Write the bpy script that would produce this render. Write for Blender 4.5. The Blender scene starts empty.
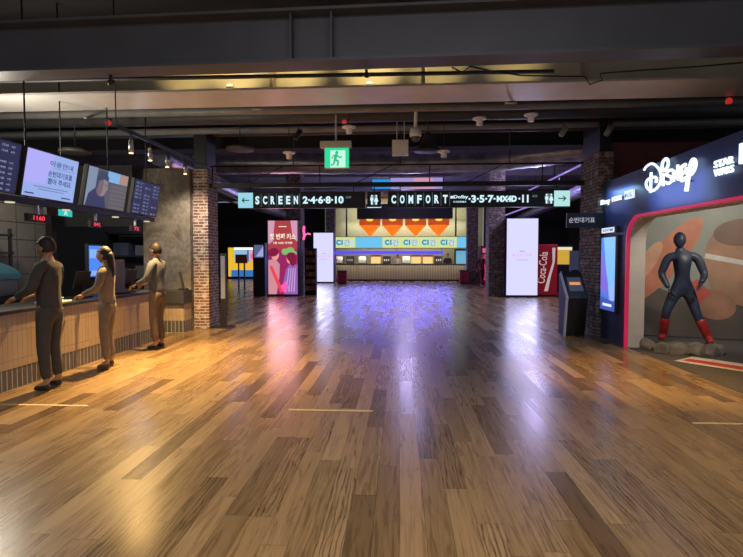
import bpy, bmesh, math, random
from mathutils import Vector, Matrix, Euler
from math import sin, cos, pi, radians
random.seed(11)
S = bpy.context.scene
COL = S.collection

# ------------------------------------------------------------------ camera, world, light
cam = bpy.data.cameras.new('camera')
cam.sensor_width = 36.0
cam.lens = 515.0 / 743.0 * 36.0
cam.clip_end = 200
camo = bpy.data.objects.new('camera', cam)
camo.location = (0, 0, 1.5)
camo.rotation_euler = (pi / 2 - radians(2.39), 0, radians(3.166))
COL.objects.link(camo)
S.camera = camo
S.view_settings.view_transform = 'Standard'
S.view_settings.look = 'None'
S.view_settings.exposure = 0.0
S.view_settings.gamma = 1.0
S.view_settings.use_curve_mapping = False
w = bpy.data.worlds.new('world')
S.world = w
w.use_nodes = True
w.node_tree.nodes['Background'].inputs[0].default_value = (0.75, 0.74, 0.80, 1)
w.node_tree.nodes['Background'].inputs[1].default_value = 0.30


def light(name, kind, loc, power, col, aim=None, size=0.1, angle=80, blend=0.6, parent=None):
    l = bpy.data.lights.new(name, kind)
    l.energy = power
    l.color = col
    if kind == 'SPOT':
        l.spot_size = radians(angle)
        l.spot_blend = blend
        l.shadow_soft_size = size
    elif kind == 'AREA':
        l.shape = 'RECTANGLE'
        l.size, l.size_y = size
    else:
        l.shadow_soft_size = size
    o = bpy.data.objects.new(name, l)
    o.location = loc
    if aim is not None:
        o.rotation_euler = (Vector(aim) - Vector(loc)).to_track_quat('-Z', 'Y').to_euler()
    COL.objects.link(o)
    if parent:
        o.location = Vector(loc) - parent.location
        o.parent = parent
    return o


WARM = (1.0, 0.60, 0.20)
NEUT = (1.0, 0.79, 0.52)
# ceiling downlights of the near hall (behind and above the viewer, level with the ceiling)
for x, y in ((-2.2, -0.6), (1.2, -0.6), (-2.2, 2.6), (1.6, 2.6)):
    light('hall_downlight', 'SPOT', (x, y, 4.6), 360, NEUT, (x, y, 0), 0.25, 110, 0.9)
# ceiling lights deep in the hall, cool from the screens around them
for x, y in ((-1.5, 14.0), (2.0, 14.0), (-1.0, 22.0), (1.6, 22.0)):
    light('far_downlight', 'SPOT', (x, y, 4.7), 520, (0.62, 0.62, 1.0), (x, y, 0), 0.3, 120, 0.9)
for x, y in ((-6.5, 17.0), (-8.0, 26.0), (7.0, 17.0)):
    light('side_downlight', 'SPOT', (x, y, 4.7), 200, (0.75, 0.75, 1.0), (x, y, 0), 0.3, 120, 0.9)
# violet point lights added to brighten the rear ceiling, and the screens' own light on the hall
for p, e in (((5.0, 19.0, 4.1), 170), ((-6.6, 20.0, 4.1), 150), ((0.5, 18.0, 4.2), 40), ((0.3, 25.0, 4.2), 150)):
    light('ceiling_fill', 'POINT', p, e, (0.60, 0.52, 1.0), size=0.3)
for x, y, e, c in ((4.53, 19.35, 45, (0.60, 0.58, 1.0)), (-4.4, 29.3, 60, (0.60, 0.58, 1.0)), (-4.45, 19.35, 40, (1.0, 0.45, 0.55))):
    light('screen_light', 'AREA', (x, y, 1.5), e, c, (x * 0.75, y - 10, 0.3), (1.1, 2.7))
# warm pool over the floor in front of the booth
light('booth_floor_spot', 'SPOT', (2.9, 6.2, 3.45), 800, WARM, (3.15, 6.7, 0), 0.06, 62, 0.9)
light('booth_floor_spot', 'SPOT', (2.9, 4.0, 3.45), 200, WARM, (3.2, 4.6, 0), 0.06, 70, 0.9)
# uplights between the two steel beams
for x, e in ((-3.1, 45), (-2.35, 80), (-1.5, 55), (-0.42, 80), (0.5, 30), (1.6, 22)):
    light('beam_uplight', 'SPOT', (x, 6.5, 3.9), e, (1.0, 0.78, 0.36), (x, 7.4, 4.25), 0.03, 64, 1.0)
# added strip of fill light above the viewer, lighting beam faces and near floor
light('near_fill', 'AREA', (0.0, 1.5, 4.7), 70, (0.95, 0.93, 1.0), (0.0, 2.4, 0), (5.0, 1.0))

# ------------------------------------------------------------------ materials
MATS = {}


def mat(name, col=(0.5, 0.5, 0.5), rough=0.6, metal=0.0, emit=None, es=1.0, var=0.12, scale=6.0, bump=0.0, trans=0.0, spec=0.5):
    if name in MATS:
        return MATS[name]
    m = bpy.data.materials.new(name)
    m.use_nodes = True
    nt = m.node_tree
    b = nt.nodes['Principled BSDF']
    b.inputs['Roughness'].default_value = rough
    b.inputs['Metallic'].default_value = metal
    b.inputs['Specular IOR Level'].default_value = spec
    b.inputs['Base Color'].default_value = (*col, 1)
    if trans:
        b.inputs['Transmission Weight'].default_value = trans
    if var > 0:
        tc = nt.nodes.new('ShaderNodeTexCoord')
        no = nt.nodes.new('ShaderNodeTexNoise')
        no.inputs['Scale'].default_value = scale
        no.inputs['Detail'].default_value = 5
        rp = nt.nodes.new('ShaderNodeValToRGB')
        rp.color_ramp.elements[0].position = 0.3
        rp.color_ramp.elements[1].position = 0.7
        rp.color_ramp.elements[0].color = (*[c * (1 - var) for c in col], 1)
        rp.color_ramp.elements[1].color = (*[min(1, c * (1 + var)) for c in col], 1)
        nt.links.new(tc.outputs['Object'], no.inputs['Vector'])
        nt.links.new(no.outputs['Fac'], rp.inputs['Fac'])
        nt.links.new(rp.outputs['Color'], b.inputs['Base Color'])
        if bump:
            bp = nt.nodes.new('ShaderNodeBump')
            bp.inputs['Strength'].default_value = bump
            bp.inputs['Distance'].default_value = 0.02
            nt.links.new(no.outputs['Fac'], bp.inputs['Height'])
            nt.links.new(bp.outputs['Normal'], b.inputs['Normal'])
    if emit is not None:
        b.inputs['Emission Color'].default_value = (*emit, 1)
        b.inputs['Emission Strength'].default_value = es
    MATS[name] = m
    return m


def glow(name, col=(1, 1, 1), s=1.0):
    return mat(name, (0.02, 0.02, 0.02), 0.35, emit=col, es=s, var=0)


def math_node(nt, op, a, b=None):
    n = nt.nodes.new('ShaderNodeMath')
    n.operation = op
    for i, v in enumerate((a, b)):
        if v is None:
            continue
        if isinstance(v, (int, float)):
            n.inputs[i].default_value = v
        else:
            nt.links.new(v, n.inputs[i])
    return n.outputs[0]


def ramp(nt, fac, stops):
    r = nt.nodes.new('ShaderNodeValToRGB')
    el = r.color_ramp.elements
    while len(el) < len(stops):
        el.new(0.5)
    for e, (p, c) in zip(el, stops):
        e.position = p
        e.color = (*c, 1)
    nt.links.new(fac, r.inputs[0])
    return r.outputs[0]


def mixc(nt, mode, fac, a, b):
    n = nt.nodes.new('ShaderNodeMix')
    n.data_type = 'RGBA'
    n.blend_type = mode
    for i, v in ((0, fac), (6, a), (7, b)):
        if isinstance(v, (int, float)):
            n.inputs[i].default_value = v
        elif isinstance(v, tuple):
            n.inputs[i].default_value = (*v, 1)
        else:
            nt.links.new(v, n.inputs[i])
    return n.outputs[2]


def wood_floor():
    m = bpy.data.materials.new('oak_planks')
    m.use_nodes = True
    nt = m.node_tree
    L = nt.links.new
    b = nt.nodes['Principled BSDF']
    tc = nt.nodes.new('ShaderNodeTexCoord')
    sp = nt.nodes.new('ShaderNodeSeparateXYZ')
    L(tc.outputs['Object'], sp.inputs[0])
    W, LEN = 0.145, 1.3
    xr = math_node(nt, 'DIVIDE', sp.outputs[0], W)
    row = math_node(nt, 'FLOOR', xr)
    wn = nt.nodes.new('ShaderNodeTexWhiteNoise')
    wn.noise_dimensions = '1D'
    L(row, wn.inputs['W'])
    yo = math_node(nt, 'ADD', math_node(nt, 'DIVIDE', sp.outputs[1], LEN), math_node(nt, 'MULTIPLY', wn.outputs['Value'], 7.3))
    colu = math_node(nt, 'FLOOR', yo)
    cb = nt.nodes.new('ShaderNodeCombineXYZ')
    L(row, cb.inputs[0])
    L(colu, cb.inputs[1])
    wn2 = nt.nodes.new('ShaderNodeTexWhiteNoise')
    wn2.noise_dimensions = '3D'
    L(cb.outputs[0], wn2.inputs['Vector'])
    base = ramp(nt, wn2.outputs['Value'], [(0.0, (0.11, 0.070, 0.036)), (0.2, (0.185, 0.122, 0.062)), (0.6, (0.235, 0.157, 0.080)), (1.0, (0.29, 0.20, 0.107))])
    # grain along the plank, shifted per plank
    gv = nt.nodes.new('ShaderNodeCombineXYZ')
    L(math_node(nt, 'ADD', math_node(nt, 'MULTIPLY', sp.outputs[0], 34.0), math_node(nt, 'MULTIPLY', wn2.outputs['Value'], 91.0)), gv.inputs[0])
    L(math_node(nt, 'ADD', math_node(nt, 'MULTIPLY', sp.outputs[1], 2.6), math_node(nt, 'MULTIPLY', wn2.outputs['Value'], 37.0)), gv.inputs[1])
    gn = nt.nodes.new('ShaderNodeTexNoise')
    gn.inputs['Scale'].default_value = 1.0
    gn.inputs['Detail'].default_value = 4
    gn.inputs['Distortion'].default_value = 0.8
    L(gv.outputs[0], gn.inputs['Vector'])
    grain = ramp(nt, gn.outputs['Fac'], [(0.36, (0.62, 0.58, 0.54)), (0.5, (1, 1, 1)), (0.68, (1.12, 1.1, 1.08))])
    c1 = mixc(nt, 'MULTIPLY', 0.8, base, grain)
    # cathedral figure: dark open grain on some planks
    fv = nt.nodes.new('ShaderNodeCombineXYZ')
    L(math_node(nt, 'MULTIPLY', sp.outputs[0], 9.0), fv.inputs[0])
    L(math_node(nt, 'ADD', math_node(nt, 'MULTIPLY', sp.outputs[1], 1.1), math_node(nt, 'MULTIPLY', wn2.outputs['Value'], 53.0)), fv.inputs[1])
    wv = nt.nodes.new('ShaderNodeTexWave')
    wv.inputs['Scale'].default_value = 1.3
    wv.inputs['Distortion'].default_value = 9.0
    wv.inputs['Detail'].default_value = 3
    wv.inputs['Detail Scale'].default_value = 1.6
    L(fv.outputs[0], wv.inputs['Vector'])
    fig = ramp(nt, wv.outputs['Fac'], [(0.0, (0.16, 0.14, 0.13)), (0.22, (0.8, 0.78, 0.76)), (0.4, (1, 1, 1))])
    sel = ramp(nt, wn2.outputs['Color'], [(0.5, (0.12, 0.12, 0.12)), (0.72, (0.75, 0.75, 0.75))])
    c2 = mixc(nt, 'MULTIPLY', sel, c1, fig)
    # joints
    fx = math_node(nt, 'FRACT', xr)
    fy = math_node(nt, 'FRACT', yo)
    jx = math_node(nt, 'LESS_THAN', math_node(nt, 'MINIMUM', fx, math_node(nt, 'SUBTRACT', 1.0, fx)), 0.010)
    jy = math_node(nt, 'LESS_THAN', math_node(nt, 'MINIMUM', fy, math_node(nt, 'SUBTRACT', 1.0, fy)), 0.0013)
    j = math_node(nt, 'MAXIMUM', jx, jy)
    c3 = mixc(nt, 'MIX', math_node(nt, 'MULTIPLY', j, 0.75), c2, (0.02, 0.014, 0.01))
    L(c3, b.inputs['Base Color'])
    L(math_node(nt, 'ADD', 0.18, math_node(nt, 'ADD', math_node(nt, 'MULTIPLY', gn.outputs['Fac'], 0.10), math_node(nt, 'MULTIPLY', wn2.outputs['Value'], 0.08))), b.inputs['Roughness'])
    b.inputs['Specular IOR Level'].default_value = 0.5
    bp = nt.nodes.new('ShaderNodeBump')
    bp.inputs['Strength'].default_value = 0.035
    bp.inputs['Distance'].default_value = 0.004
    L(math_node(nt, 'SUBTRACT', gn.outputs['Fac'], math_node(nt, 'MULTIPLY', j, 1.0)), bp.inputs['Height'])
    L(bp.outputs['Normal'], b.inputs['Normal'])
    return m


def brick_mat(name, c1, c2, mortar, bw=0.2, bh=0.062, ms=0.012, bias=0.0, rough=0.85, white=0.3, off=0.5):
    m = bpy.data.materials.new(name)
    m.use_nodes = True
    nt = m.node_tree
    L = nt.links.new
    b = nt.nodes['Principled BSDF']
    uv = nt.nodes.new('ShaderNodeUVMap')
    br = nt.nodes.new('ShaderNodeTexBrick')
    L(uv.outputs[0], br.inputs['Vector'])
    br.inputs['Scale'].default_value = 1
    br.offset = off
    br.inputs['Color1'].default_value = (*c1, 1)
    br.inputs['Color2'].default_value = (*c2, 1)
    br.inputs['Mortar'].default_value = (*mortar, 1)
    br.inputs['Mortar Size'].default_value = ms
    br.inputs['Mortar Smooth'].default_value = 0.2
    br.inputs['Bias'].default_value = bias
    br.inputs['Brick Width'].default_value = bw
    br.inputs['Row Height'].default_value = bh
    no = nt.nodes.new('ShaderNodeTexNoise')
    no.inputs['Scale'].default_value = 9
    no.inputs['Detail'].default_value = 6
    L(uv.outputs[0], no.inputs['Vector'])
    lime = ramp(nt, no.outputs['Fac'], [(0.50, (0, 0, 0)), (0.68, (white, white, white))])
    c = mixc(nt, 'MIX', lime, br.outputs['Color'], (0.55, 0.5, 0.45))
    L(c, b.inputs['Base Color'])
    b.inputs['Roughness'].default_value = rough
    bp = nt.nodes.new('ShaderNodeBump')
    bp.inputs['Strength'].default_value = 0.6
    bp.inputs['Distance'].default_value = 0.01
    inv = math_node(nt, 'SUBTRACT', 1.0, br.outputs['Fac'])
    L(math_node(nt, 'ADD', inv, math_node(nt, 'MULTIPLY', no.outputs['Fac'], 0.4)), bp.inputs['Height'])
    L(bp.outputs['Normal'], b.inputs['Normal'])
    MATS[name] = m
    return m


def concrete_mat():
    m = bpy.data.materials.new('raw_concrete')
    m.use_nodes = True
    nt = m.node_tree
    L = nt.links.new
    b = nt.nodes['Principled BSDF']
    tc = nt.nodes.new('ShaderNodeTexCoord')
    n1 = nt.nodes.new('ShaderNodeTexNoise')
    n1.inputs['Scale'].default_value = 1.7
    n1.inputs['Detail'].default_value = 8
    n1.inputs['Distortion'].default_value = 1.2
    n2 = nt.nodes.new('ShaderNodeTexNoise')
    n2.inputs['Scale'].default_value = 14
    n2.inputs['Detail'].default_value = 6
    L(tc.outputs['Object'], n1.inputs['Vector'])
    L(tc.outputs['Object'], n2.inputs['Vector'])
    a = ramp(nt, n1.outputs['Fac'], [(0.36, (0.125, 0.108, 0.088)), (0.5, (0.22, 0.195, 0.155)), (0.515, (0.16, 0.14, 0.11)), (0.62, (0.25, 0.225, 0.19))])
    c = ramp(nt, n2.outputs['Fac'], [(0.3, (0.75, 0.75, 0.75)), (0.7, (1.1, 1.1, 1.1))])
    L(mixc(nt, 'MULTIPLY', 1.0, a, c), b.inputs['Base Color'])
    b.inputs['Roughness'].default_value = 0.85
    bp = nt.nodes.new('ShaderNodeBump')
    bp.inputs['Strength'].default_value = 0.3
    L(n2.outputs['Fac'], bp.inputs['Height'])
    L(bp.outputs['Normal'], b.inputs['Normal'])
    return m


M_floor = wood_floor()
M_brick = brick_mat('red_brick', (0.24, 0.085, 0.052), (0.10, 0.045, 0.036), (0.40, 0.36, 0.32), 0.23, 0.062, 0.013, white=0.85)
M_dbrick = brick_mat('dark_brick', (0.16, 0.11, 0.09), (0.30, 0.24, 0.20), (0.06, 0.052, 0.05), 0.22, 0.064, 0.012, white=0.6)
M_tile = brick_mat('grey_wall_tile', (0.22, 0.215, 0.20), (0.25, 0.245, 0.225), (0.07, 0.07, 0.065), 0.45, 0.30, 0.010, rough=0.5, white=0.12, off=0.0)
M_slat = brick_mat('beige_upright_tile', (0.40, 0.31, 0.225), (0.44, 0.345, 0.25), (0.30, 0.235, 0.175), 0.075, 0.33, 0.005, rough=0.45, white=0.04, off=0.0)
M_vent = brick_mat('grey_plinth_tile', (0.075, 0.08, 0.085), (0.105, 0.105, 0.105), (0.45, 0.43, 0.38), 0.078, 0.5, 0.007, rough=0.4, white=0.05, off=0.0)
M_rib = brick_mat('ribbed_counter_front', (0.34, 0.28, 0.21), (0.30, 0.25, 0.19), (0.10, 0.085, 0.07), 0.10, 3.0, 0.02, rough=0.55, white=0.02, off=0.0)
M_conc = concrete_mat()
M_black = mat('black_metal', (0.012, 0.012, 0.014), 0.45)
M_soft = mat('black_plastic', (0.018, 0.018, 0.02), 0.55)
M_dark = mat('charcoal_paint', (0.03, 0.03, 0.034), 0.7)
M_ceil = mat('dark_ceiling_paint', (0.022, 0.021, 0.024), 0.9)
M_ceilfar = mat('grey_ceiling_concrete', (0.20, 0.19, 0.21), 0.85, var=0.25, scale=1.5)
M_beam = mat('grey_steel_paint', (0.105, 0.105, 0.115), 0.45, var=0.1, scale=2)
M_beamw = mat('pale_steel_underlit', (0.74, 0.70, 0.67), 0.36, var=0.1, scale=2)  # pale paint, raised to hold the light from below on the flange
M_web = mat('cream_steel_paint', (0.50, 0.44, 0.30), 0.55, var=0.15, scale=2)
M_pipe = mat('grey_pipe_paint', (0.25, 0.24, 0.235), 0.5)
M_dpipe = mat('dark_pipe_paint', (0.07, 0.068, 0.07), 0.5)
M_foil = mat('foil_duct_wrap', (0.36, 0.36, 0.42), 0.35, 0.7, var=0.35, scale=3, bump=0.6)
M_white = mat('white_plastic', (0.86, 0.84, 0.80), 0.4, var=0.04)
M_cream = mat('cream_plastic', (0.62, 0.58, 0.48), 0.45, var=0.05)
M_chrome = mat('brushed_steel', (0.55, 0.55, 0.56), 0.3, 1.0, var=0.08)
M_navy = mat('navy_wall_paint', (0.035, 0.055, 0.18), 0.4, var=0.06, scale=2)
M_revwhite = mat('white_reveal_paint', (0.60, 0.57, 0.53), 0.5, var=0.05)
M_carpet = mat('dark_grey_carpet', (0.06, 0.055, 0.055), 0.95, var=0.25, scale=30)
M_maroon = mat('maroon_wall_paint', (0.14, 0.045, 0.045), 0.8, var=0.2, scale=3)
M_glasst = mat('clear_acrylic', (0.85, 0.9, 0.95), 0.05, trans=1.0, var=0)
G_white = glow('lit_white_letters', (0.80, 0.95, 1.0), 1.35)
G_letter = glow('lit_sign_letters', (0.62, 0.86, 0.95), 1.05)
G_panel = glow('lit_arrow_panel', (0.30, 0.66, 0.80), 1.0)
G_panelr = glow('lit_pale_arrow_panel', (0.45, 0.78, 0.76), 1.0)
G_lilac = glow('lit_lilac_screen', (0.63, 0.62, 1.0), 1.15)
G_pink = glow('pink_led_strip', (0.9, 0.02, 0.12), 0.5)
G_green = glow('exit_sign_green', (0.02, 0.80, 0.36), 0.9)
G_red = glow('red_led_digits', (1.0, 0.03, 0.06), 1.4)
G_blueled = glow('blue_led_tube', (0.06, 0.05, 1.0), 1.7)
G_warm = glow('warm_lamp_glow', (1.0, 0.72, 0.35), 4.0)

# ------------------------------------------------------------------ mesh helpers


class MB:
    def __init__(s):
        s.v, s.f, s.m, s.mats, s.smooth = [], [], [], [], []

    def mi(s, m):
        if m not in s.mats:
            s.mats.append(m)
        return s.mats.index(m)

    def add(s, vs, fs, m, smooth=False):
        n = len(s.v)
        s.v += [tuple(v) for v in vs]
        k = s.mi(m)
        for f in fs:
            s.f.append([n + i for i in f])
            s.m.append(k)
            s.smooth.append(smooth)
        return s

    def box(s, c, d, m, rot=None):
        x, y, z = d[0] / 2, d[1] / 2, d[2] / 2
        vs = [Vector((a * x, b * y, e * z)) for a in (-1, 1) for b in (-1, 1) for e in (-1, 1)]
        if rot is not None:
            R = Euler(rot).to_matrix()
            vs = [R @ v for v in vs]
        vs = [v + Vector(c) for v in vs]
        return s.add(vs, [(0, 1, 3, 2), (4, 6, 7, 5), (0, 4, 5, 1), (2, 3, 7, 6), (0, 2, 6, 4), (1, 5, 7, 3)], m)

    def bbox(s, a, b, m):
        return s.box([(a[i] + b[i]) / 2 for i in range(3)], [abs(b[i] - a[i]) for i in range(3)], m)

    def tube(s, pts, r, m, n=10, cap=True):
        pts = [Vector(p) for p in pts]
        rs = r if isinstance(r, (list, tuple)) else [r] * len(pts)
        vs, fs = [], []
        prev = None
        for i, p in enumerate(pts):
            t = (pts[min(i + 1, len(pts) - 1)] - pts[max(i - 1, 0)]).normalized()
            if prev is None:
                a = Vector((0, 0, 1)) if abs(t.z) < 0.9 else Vector((1, 0, 0))
                u = t.cross(a).normalized()
            else:
                u = (prev - t * prev.dot(t)).normalized()
            prev = u
            q = t.cross(u)
            for k in range(n):
                an = 2 * pi * k / n
                vs.append(p + (u * cos(an) + q * sin(an)) * rs[i])
        for i in range(len(pts) - 1):
            for k in range(n):
                fs.append((i * n + k, i * n + (k + 1) % n, (i + 1) * n + (k + 1) % n, (i + 1) * n + k))
        s.add(vs, fs, m, True)
        if cap:
            b = len(s.v) - len(vs)
            k = s.mi(m)
            s.f.append([b + i for i in range(n)][::-1])
            s.m.append(k)
            s.smooth.append(False)
            s.f.append([b + (len(pts) - 1) * n + i for i in range(n)])
            s.m.append(k)
            s.smooth.append(False)
        return s

    def lathe(s, prof, c, m, n=20, axis=(0, 0, 1)):
        ax = Vector(axis).normalized()
        u = ax.orthogonal().normalized()
        q = ax.cross(u)
        vs, fs = [], []
        for r, h in prof:
            for k in range(n):
                a = 2 * pi * k / n
                vs.append(Vector(c) + ax * h + (u * cos(a) + q * sin(a)) * r)
        for i in range(len(prof) - 1):
            for k in range(n):
                fs.append((i * n + k, i * n + (k + 1) % n, (i + 1) * n + (k + 1) % n, (i + 1) * n + k))
        fs.append(tuple(range(n))[::-1])
        fs.append(tuple((len(prof) - 1) * n + k for k in range(n)))
        return s.add(vs, fs, m, True)

    def ball(s, c, r, m, n=14, k=8):
        r = r if isinstance(r, (tuple, list)) else (r, r, r)
        vs, fs = [], []
        for i in range(k + 1):
            ph = pi * i / k
            for j in range(n):
                a = 2 * pi * j / n
                vs.append((c[0] + r[0] * sin(ph) * cos(a), c[1] + r[1] * sin(ph) * sin(a), c[2] + r[2] * cos(ph)))
        for i in range(k):
            for j in range(n):
                fs.append((i * n + j, (i + 1) * n + j, (i + 1) * n + (j + 1) % n, i * n + (j + 1) % n))
        return s.add(vs, fs, m, True)

    def prism(s, poly, o, xd, yd, depth, m):
        """polygon in the plane (o, xd, yd), extruded back by depth along -normal"""
        o, xd, yd = Vector(o), Vector(xd), Vector(yd)
        nz = xd.cross(yd).normalized()
        n = len(poly)
        a = [o + xd * p[0] + yd * p[1] for p in poly]
        b = [p - nz * depth for p in a]
        fs = [tuple(range(n)), tuple(range(2 * n - 1, n - 1, -1))]
        fs += [(i, n + i, n + (i + 1) % n, (i + 1) % n) for i in range(n)]
        return s.add(a + b, fs, m)

    def rect(s, o, xd, yd, x0, y0, x1, y1, m, lift=0.002):
        o, xd, yd = Vector(o), Vector(xd), Vector(yd)
        nz = xd.cross(yd).normalized() * lift
        return s.add([o + xd * x + yd * y + nz for x, y in ((x0, y0), (x1, y0), (x1, y1), (x0, y1))], [(0, 1, 2, 3)], m)

    def disc(s, o, xd, yd, cx, cy, rx, ry, m, lift=0.002, rot=0.0, n=28):
        o, xd, yd = Vector(o), Vector(xd), Vector(yd)
        nz = xd.cross(yd).normalized() * lift
        vs = []
        for k in range(n):
            a = 2 * pi * k / n
            x, y = rx * cos(a), ry * sin(a)
            vs.append(o + xd * (cx + x * cos(rot) - y * sin(rot)) + yd * (cy + x * sin(rot) + y * cos(rot)) + nz)
        return s.add(vs, [tuple(range(n))], m)

    def poly(s, o, xd, yd, pts, m, lift=0.002):
        o, xd, yd = Vector(o), Vector(xd), Vector(yd)
        nz = xd.cross(yd).normalized() * lift
        return s.add([o + xd * p[0] + yd * p[1] + nz for p in pts], [tuple(range(len(pts)))], m)

    def text(s, txt, o, xd, yd, cx, cy, h, m, width=None, bold=0.0, lift=0.003, ext=0.0, sp=1.0):
        c = bpy.data.curves.new('t', 'FONT')
        c.body = txt
        c.offset = bold
        c.extrude = ext
        c.space_character = sp
        c.resolution_u = 3
        ob = bpy.data.objects.new('t', c)
        COL.objects.link(ob)
        dg = bpy.context.evaluated_depsgraph_get()
        me = bpy.data.meshes.new_from_object(ob.evaluated_get(dg))
        bpy.data.objects.remove(ob)
        bpy.data.curves.remove(c)
        xs = [v.co.x for v in me.vertices]
        ys = [v.co.y for v in me.vertices]
        if xs:
            x0, x1, y0, y1 = min(xs), max(xs), min(ys), max(ys)
            ky = h / max(1e-6, y1 - y0)
            kx = width / (x1 - x0) if width else ky
            o, xd, yd = Vector(o), Vector(xd), Vector(yd)
            nz = xd.cross(yd).normalized()
            vs = [o + xd * (cx + (v.co.x - (x0 + x1) / 2) * kx) + yd * (cy + (v.co.y - (y0 + y1) / 2) * ky) + nz * (lift + v.co.z + ext) for v in me.vertices]
            s.add(vs, [tuple(p.vertices) for p in me.polygons], m)
        bpy.data.meshes.remove(me)
        return s

    def mesh(s, me, m, M=None):
        M = M or Matrix()
        return s.add([M @ v.co for v in me.vertices], [tuple(p.vertices) for p in me.polygons], m, True)

    def build(s, name, parent=None, loc=None, bevel=0.0, **props):
        me = bpy.data.meshes.new(name)
        me.from_pydata(s.v, [], s.f)
        for m in s.mats:
            me.materials.append(m)
        me.polygons.foreach_set('material_index', s.m)
        me.polygons.foreach_set('use_smooth', s.smooth)
        me.update()
        uv = me.uv_layers.new(name='UVMap')
        base = Vector(parent.location) if parent else Vector(loc or (0, 0, 0))
        for p in me.polygons:
            n = p.normal
            for li in p.loop_indices:
                co = me.vertices[me.loops[li].vertex_index].co + base
                if abs(n.x) >= abs(n.y) and abs(n.x) >= abs(n.z):
                    uv.data[li].uv = (co.y, co.z)
                elif abs(n.y) >= abs(n.z):
                    uv.data[li].uv = (co.x, co.z)
                else:
                    uv.data[li].uv = (co.x, co.y)
        o = bpy.data.objects.new(name, me)
        COL.objects.link(o)
        if parent:
            o.parent = parent
        elif loc is not None:
            o.location = loc
        if bevel:
            b = o.modifiers.new('bevel', 'BEVEL')
            b.width = bevel
            b.segments = 2
            b.limit_method = 'ANGLE'
            b.angle_limit = radians(50)
        for k, v in props.items():
            o[k] = v
        return o


def thing(name, label, cat, loc, group=None, rz=0.0):
    o = bpy.data.objects.new(name, None)
    o.empty_display_size = 0.1
    o.location = loc
    o.rotation_euler = (0, 0, rz)
    COL.objects.link(o)
    o['label'] = label
    o['category'] = cat
    if group:
        o['group'] = group
    return o


def tag(o, label, cat, group=None):
    o['label'] = label
    o['category'] = cat
    if group:
        o['group'] = group
    return o


def struct(o):
    o['kind'] = 'structure'
    return o


def copy_thing(o, loc, label, rz=None):
    r = o.copy()
    COL.objects.link(r)
    r.location = loc
    r['label'] = label
    if rz is not None:
        r.rotation_euler = (0, 0, rz)

    def rec(a, b):
        for ch in list(a.children):
            if ch.type == 'LIGHT':
                continue
            c = ch.copy()
            COL.objects.link(c)
            c.parent = b
            rec(ch, c)
    rec(o, r)
    return r


UP = (0, 0, 1)
FR = (1, 0, 0)          # reading direction on faces that look towards the viewer (-Y)
LW = (0, 1, 0)          # reading direction on faces that look +X
RW = (0, -1, 0)         # reading direction on faces that look -X

# ------------------------------------------------------------------ setting
struct(MB().bbox((-14, -3, -0.1), (12, 36, 0), M_floor).build('floor'))
mb = MB()
mb.bbox((-14, -3, 5.2), (12, 13, 5.4), M_ceil)
struct(mb.build('ceiling'))
struct(MB().bbox((-14, 13, 5.4), (12, 36, 5.6), M_ceilfar).build('ceiling_rear'))
struct(MB().bbox((-6.8, 1.0, 0), (-6.6, 9.4, 3.1), M_tile).build('wall_left'))
struct(MB().bbox((-5.25, 10.3, 0), (-4.27, 11.0, 3.3), M_conc).build('wall_left_return'))
struct(MB().bbox((-9.0, 12.6, 0), (-5.1, 12.8, 3.3), M_dark).build('wall_left_passage'))
struct(MB().bbox((-9.0, 9.9, 2.10), (-5.25, 10.1, 3.3), M_dark).build('trim_1'))
struct(MB().bbox((-6.62, 9.28, 0), (-6.48, 9.42, 3.0), M_black).build('trim_2'))
struct(MB().bbox((-14, 35.6, 0), (-4.9, 35.8, 5.3), M_dark).build('wall_back_left'))
mb = MB()
struct(MB().bbox((-4.9, 33.6, 0), (5.3, 33.8, 5.3), mat('pale_olive_wall', (0.42, 0.42, 0.27), 0.7, var=0.05)).build('wall_back'))
struct(MB().bbox((5.3, 33.0, 0), (12, 33.2, 5.3), M_dark).build('wall_back_right'))
struct(MB().bbox((-14.2, 12.8, 0), (-14, 36, 5.3), M_dark).build('wall_left_rear'))
struct(MB().bbox((10.5, 10.2, 0), (10.7, 33, 5.3), M_dark).build('wall_right_rear'))
struct(MB().bbox((3.82, 9.88, 2.88), (7.2, 10.05, 3.62), M_maroon).build('wall_right_upper'))

# the navy booth wall with its rounded opening
XW = 3.75
arc = []
R = 0.42
yo, zo = 8.74, 2.17
for k in range(9):
    a = pi * 0.5 * k / 8
    arc.append((yo - R + R * cos(a), zo - R + R * sin(a)))
opening = [(yo, 0.0)] + arc + [(3.4, zo)]          # (Y, Z) from the far foot over the rounded corner to the near end


def wallpoly():
    out = [(9.80, 0), (9.80, 2.86), (2.6, 2.92), (2.6, 0), (3.4, 0), (3.4, zo)]
    inner = list(reversed(arc)) + [(yo, 0.0)]
    return out + inner


P = [(-y, z) for y, z in wallpoly()]
mb = MB()
mb.prism(P[::-1], (XW, 0, 0), RW, UP, 0.24, M_navy)
wall_booth = struct(mb.build('wall_right'))


def inset(off):
    r = R - off
    a2 = [(yo - off - r + r * cos(pi * .5 * k / 8), zo - off - r + r * sin(pi * .5 * k / 8)) for k in range(9)]
    return [(yo - off, 0.0)] + a2 + [(3.4, zo - off)]


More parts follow.
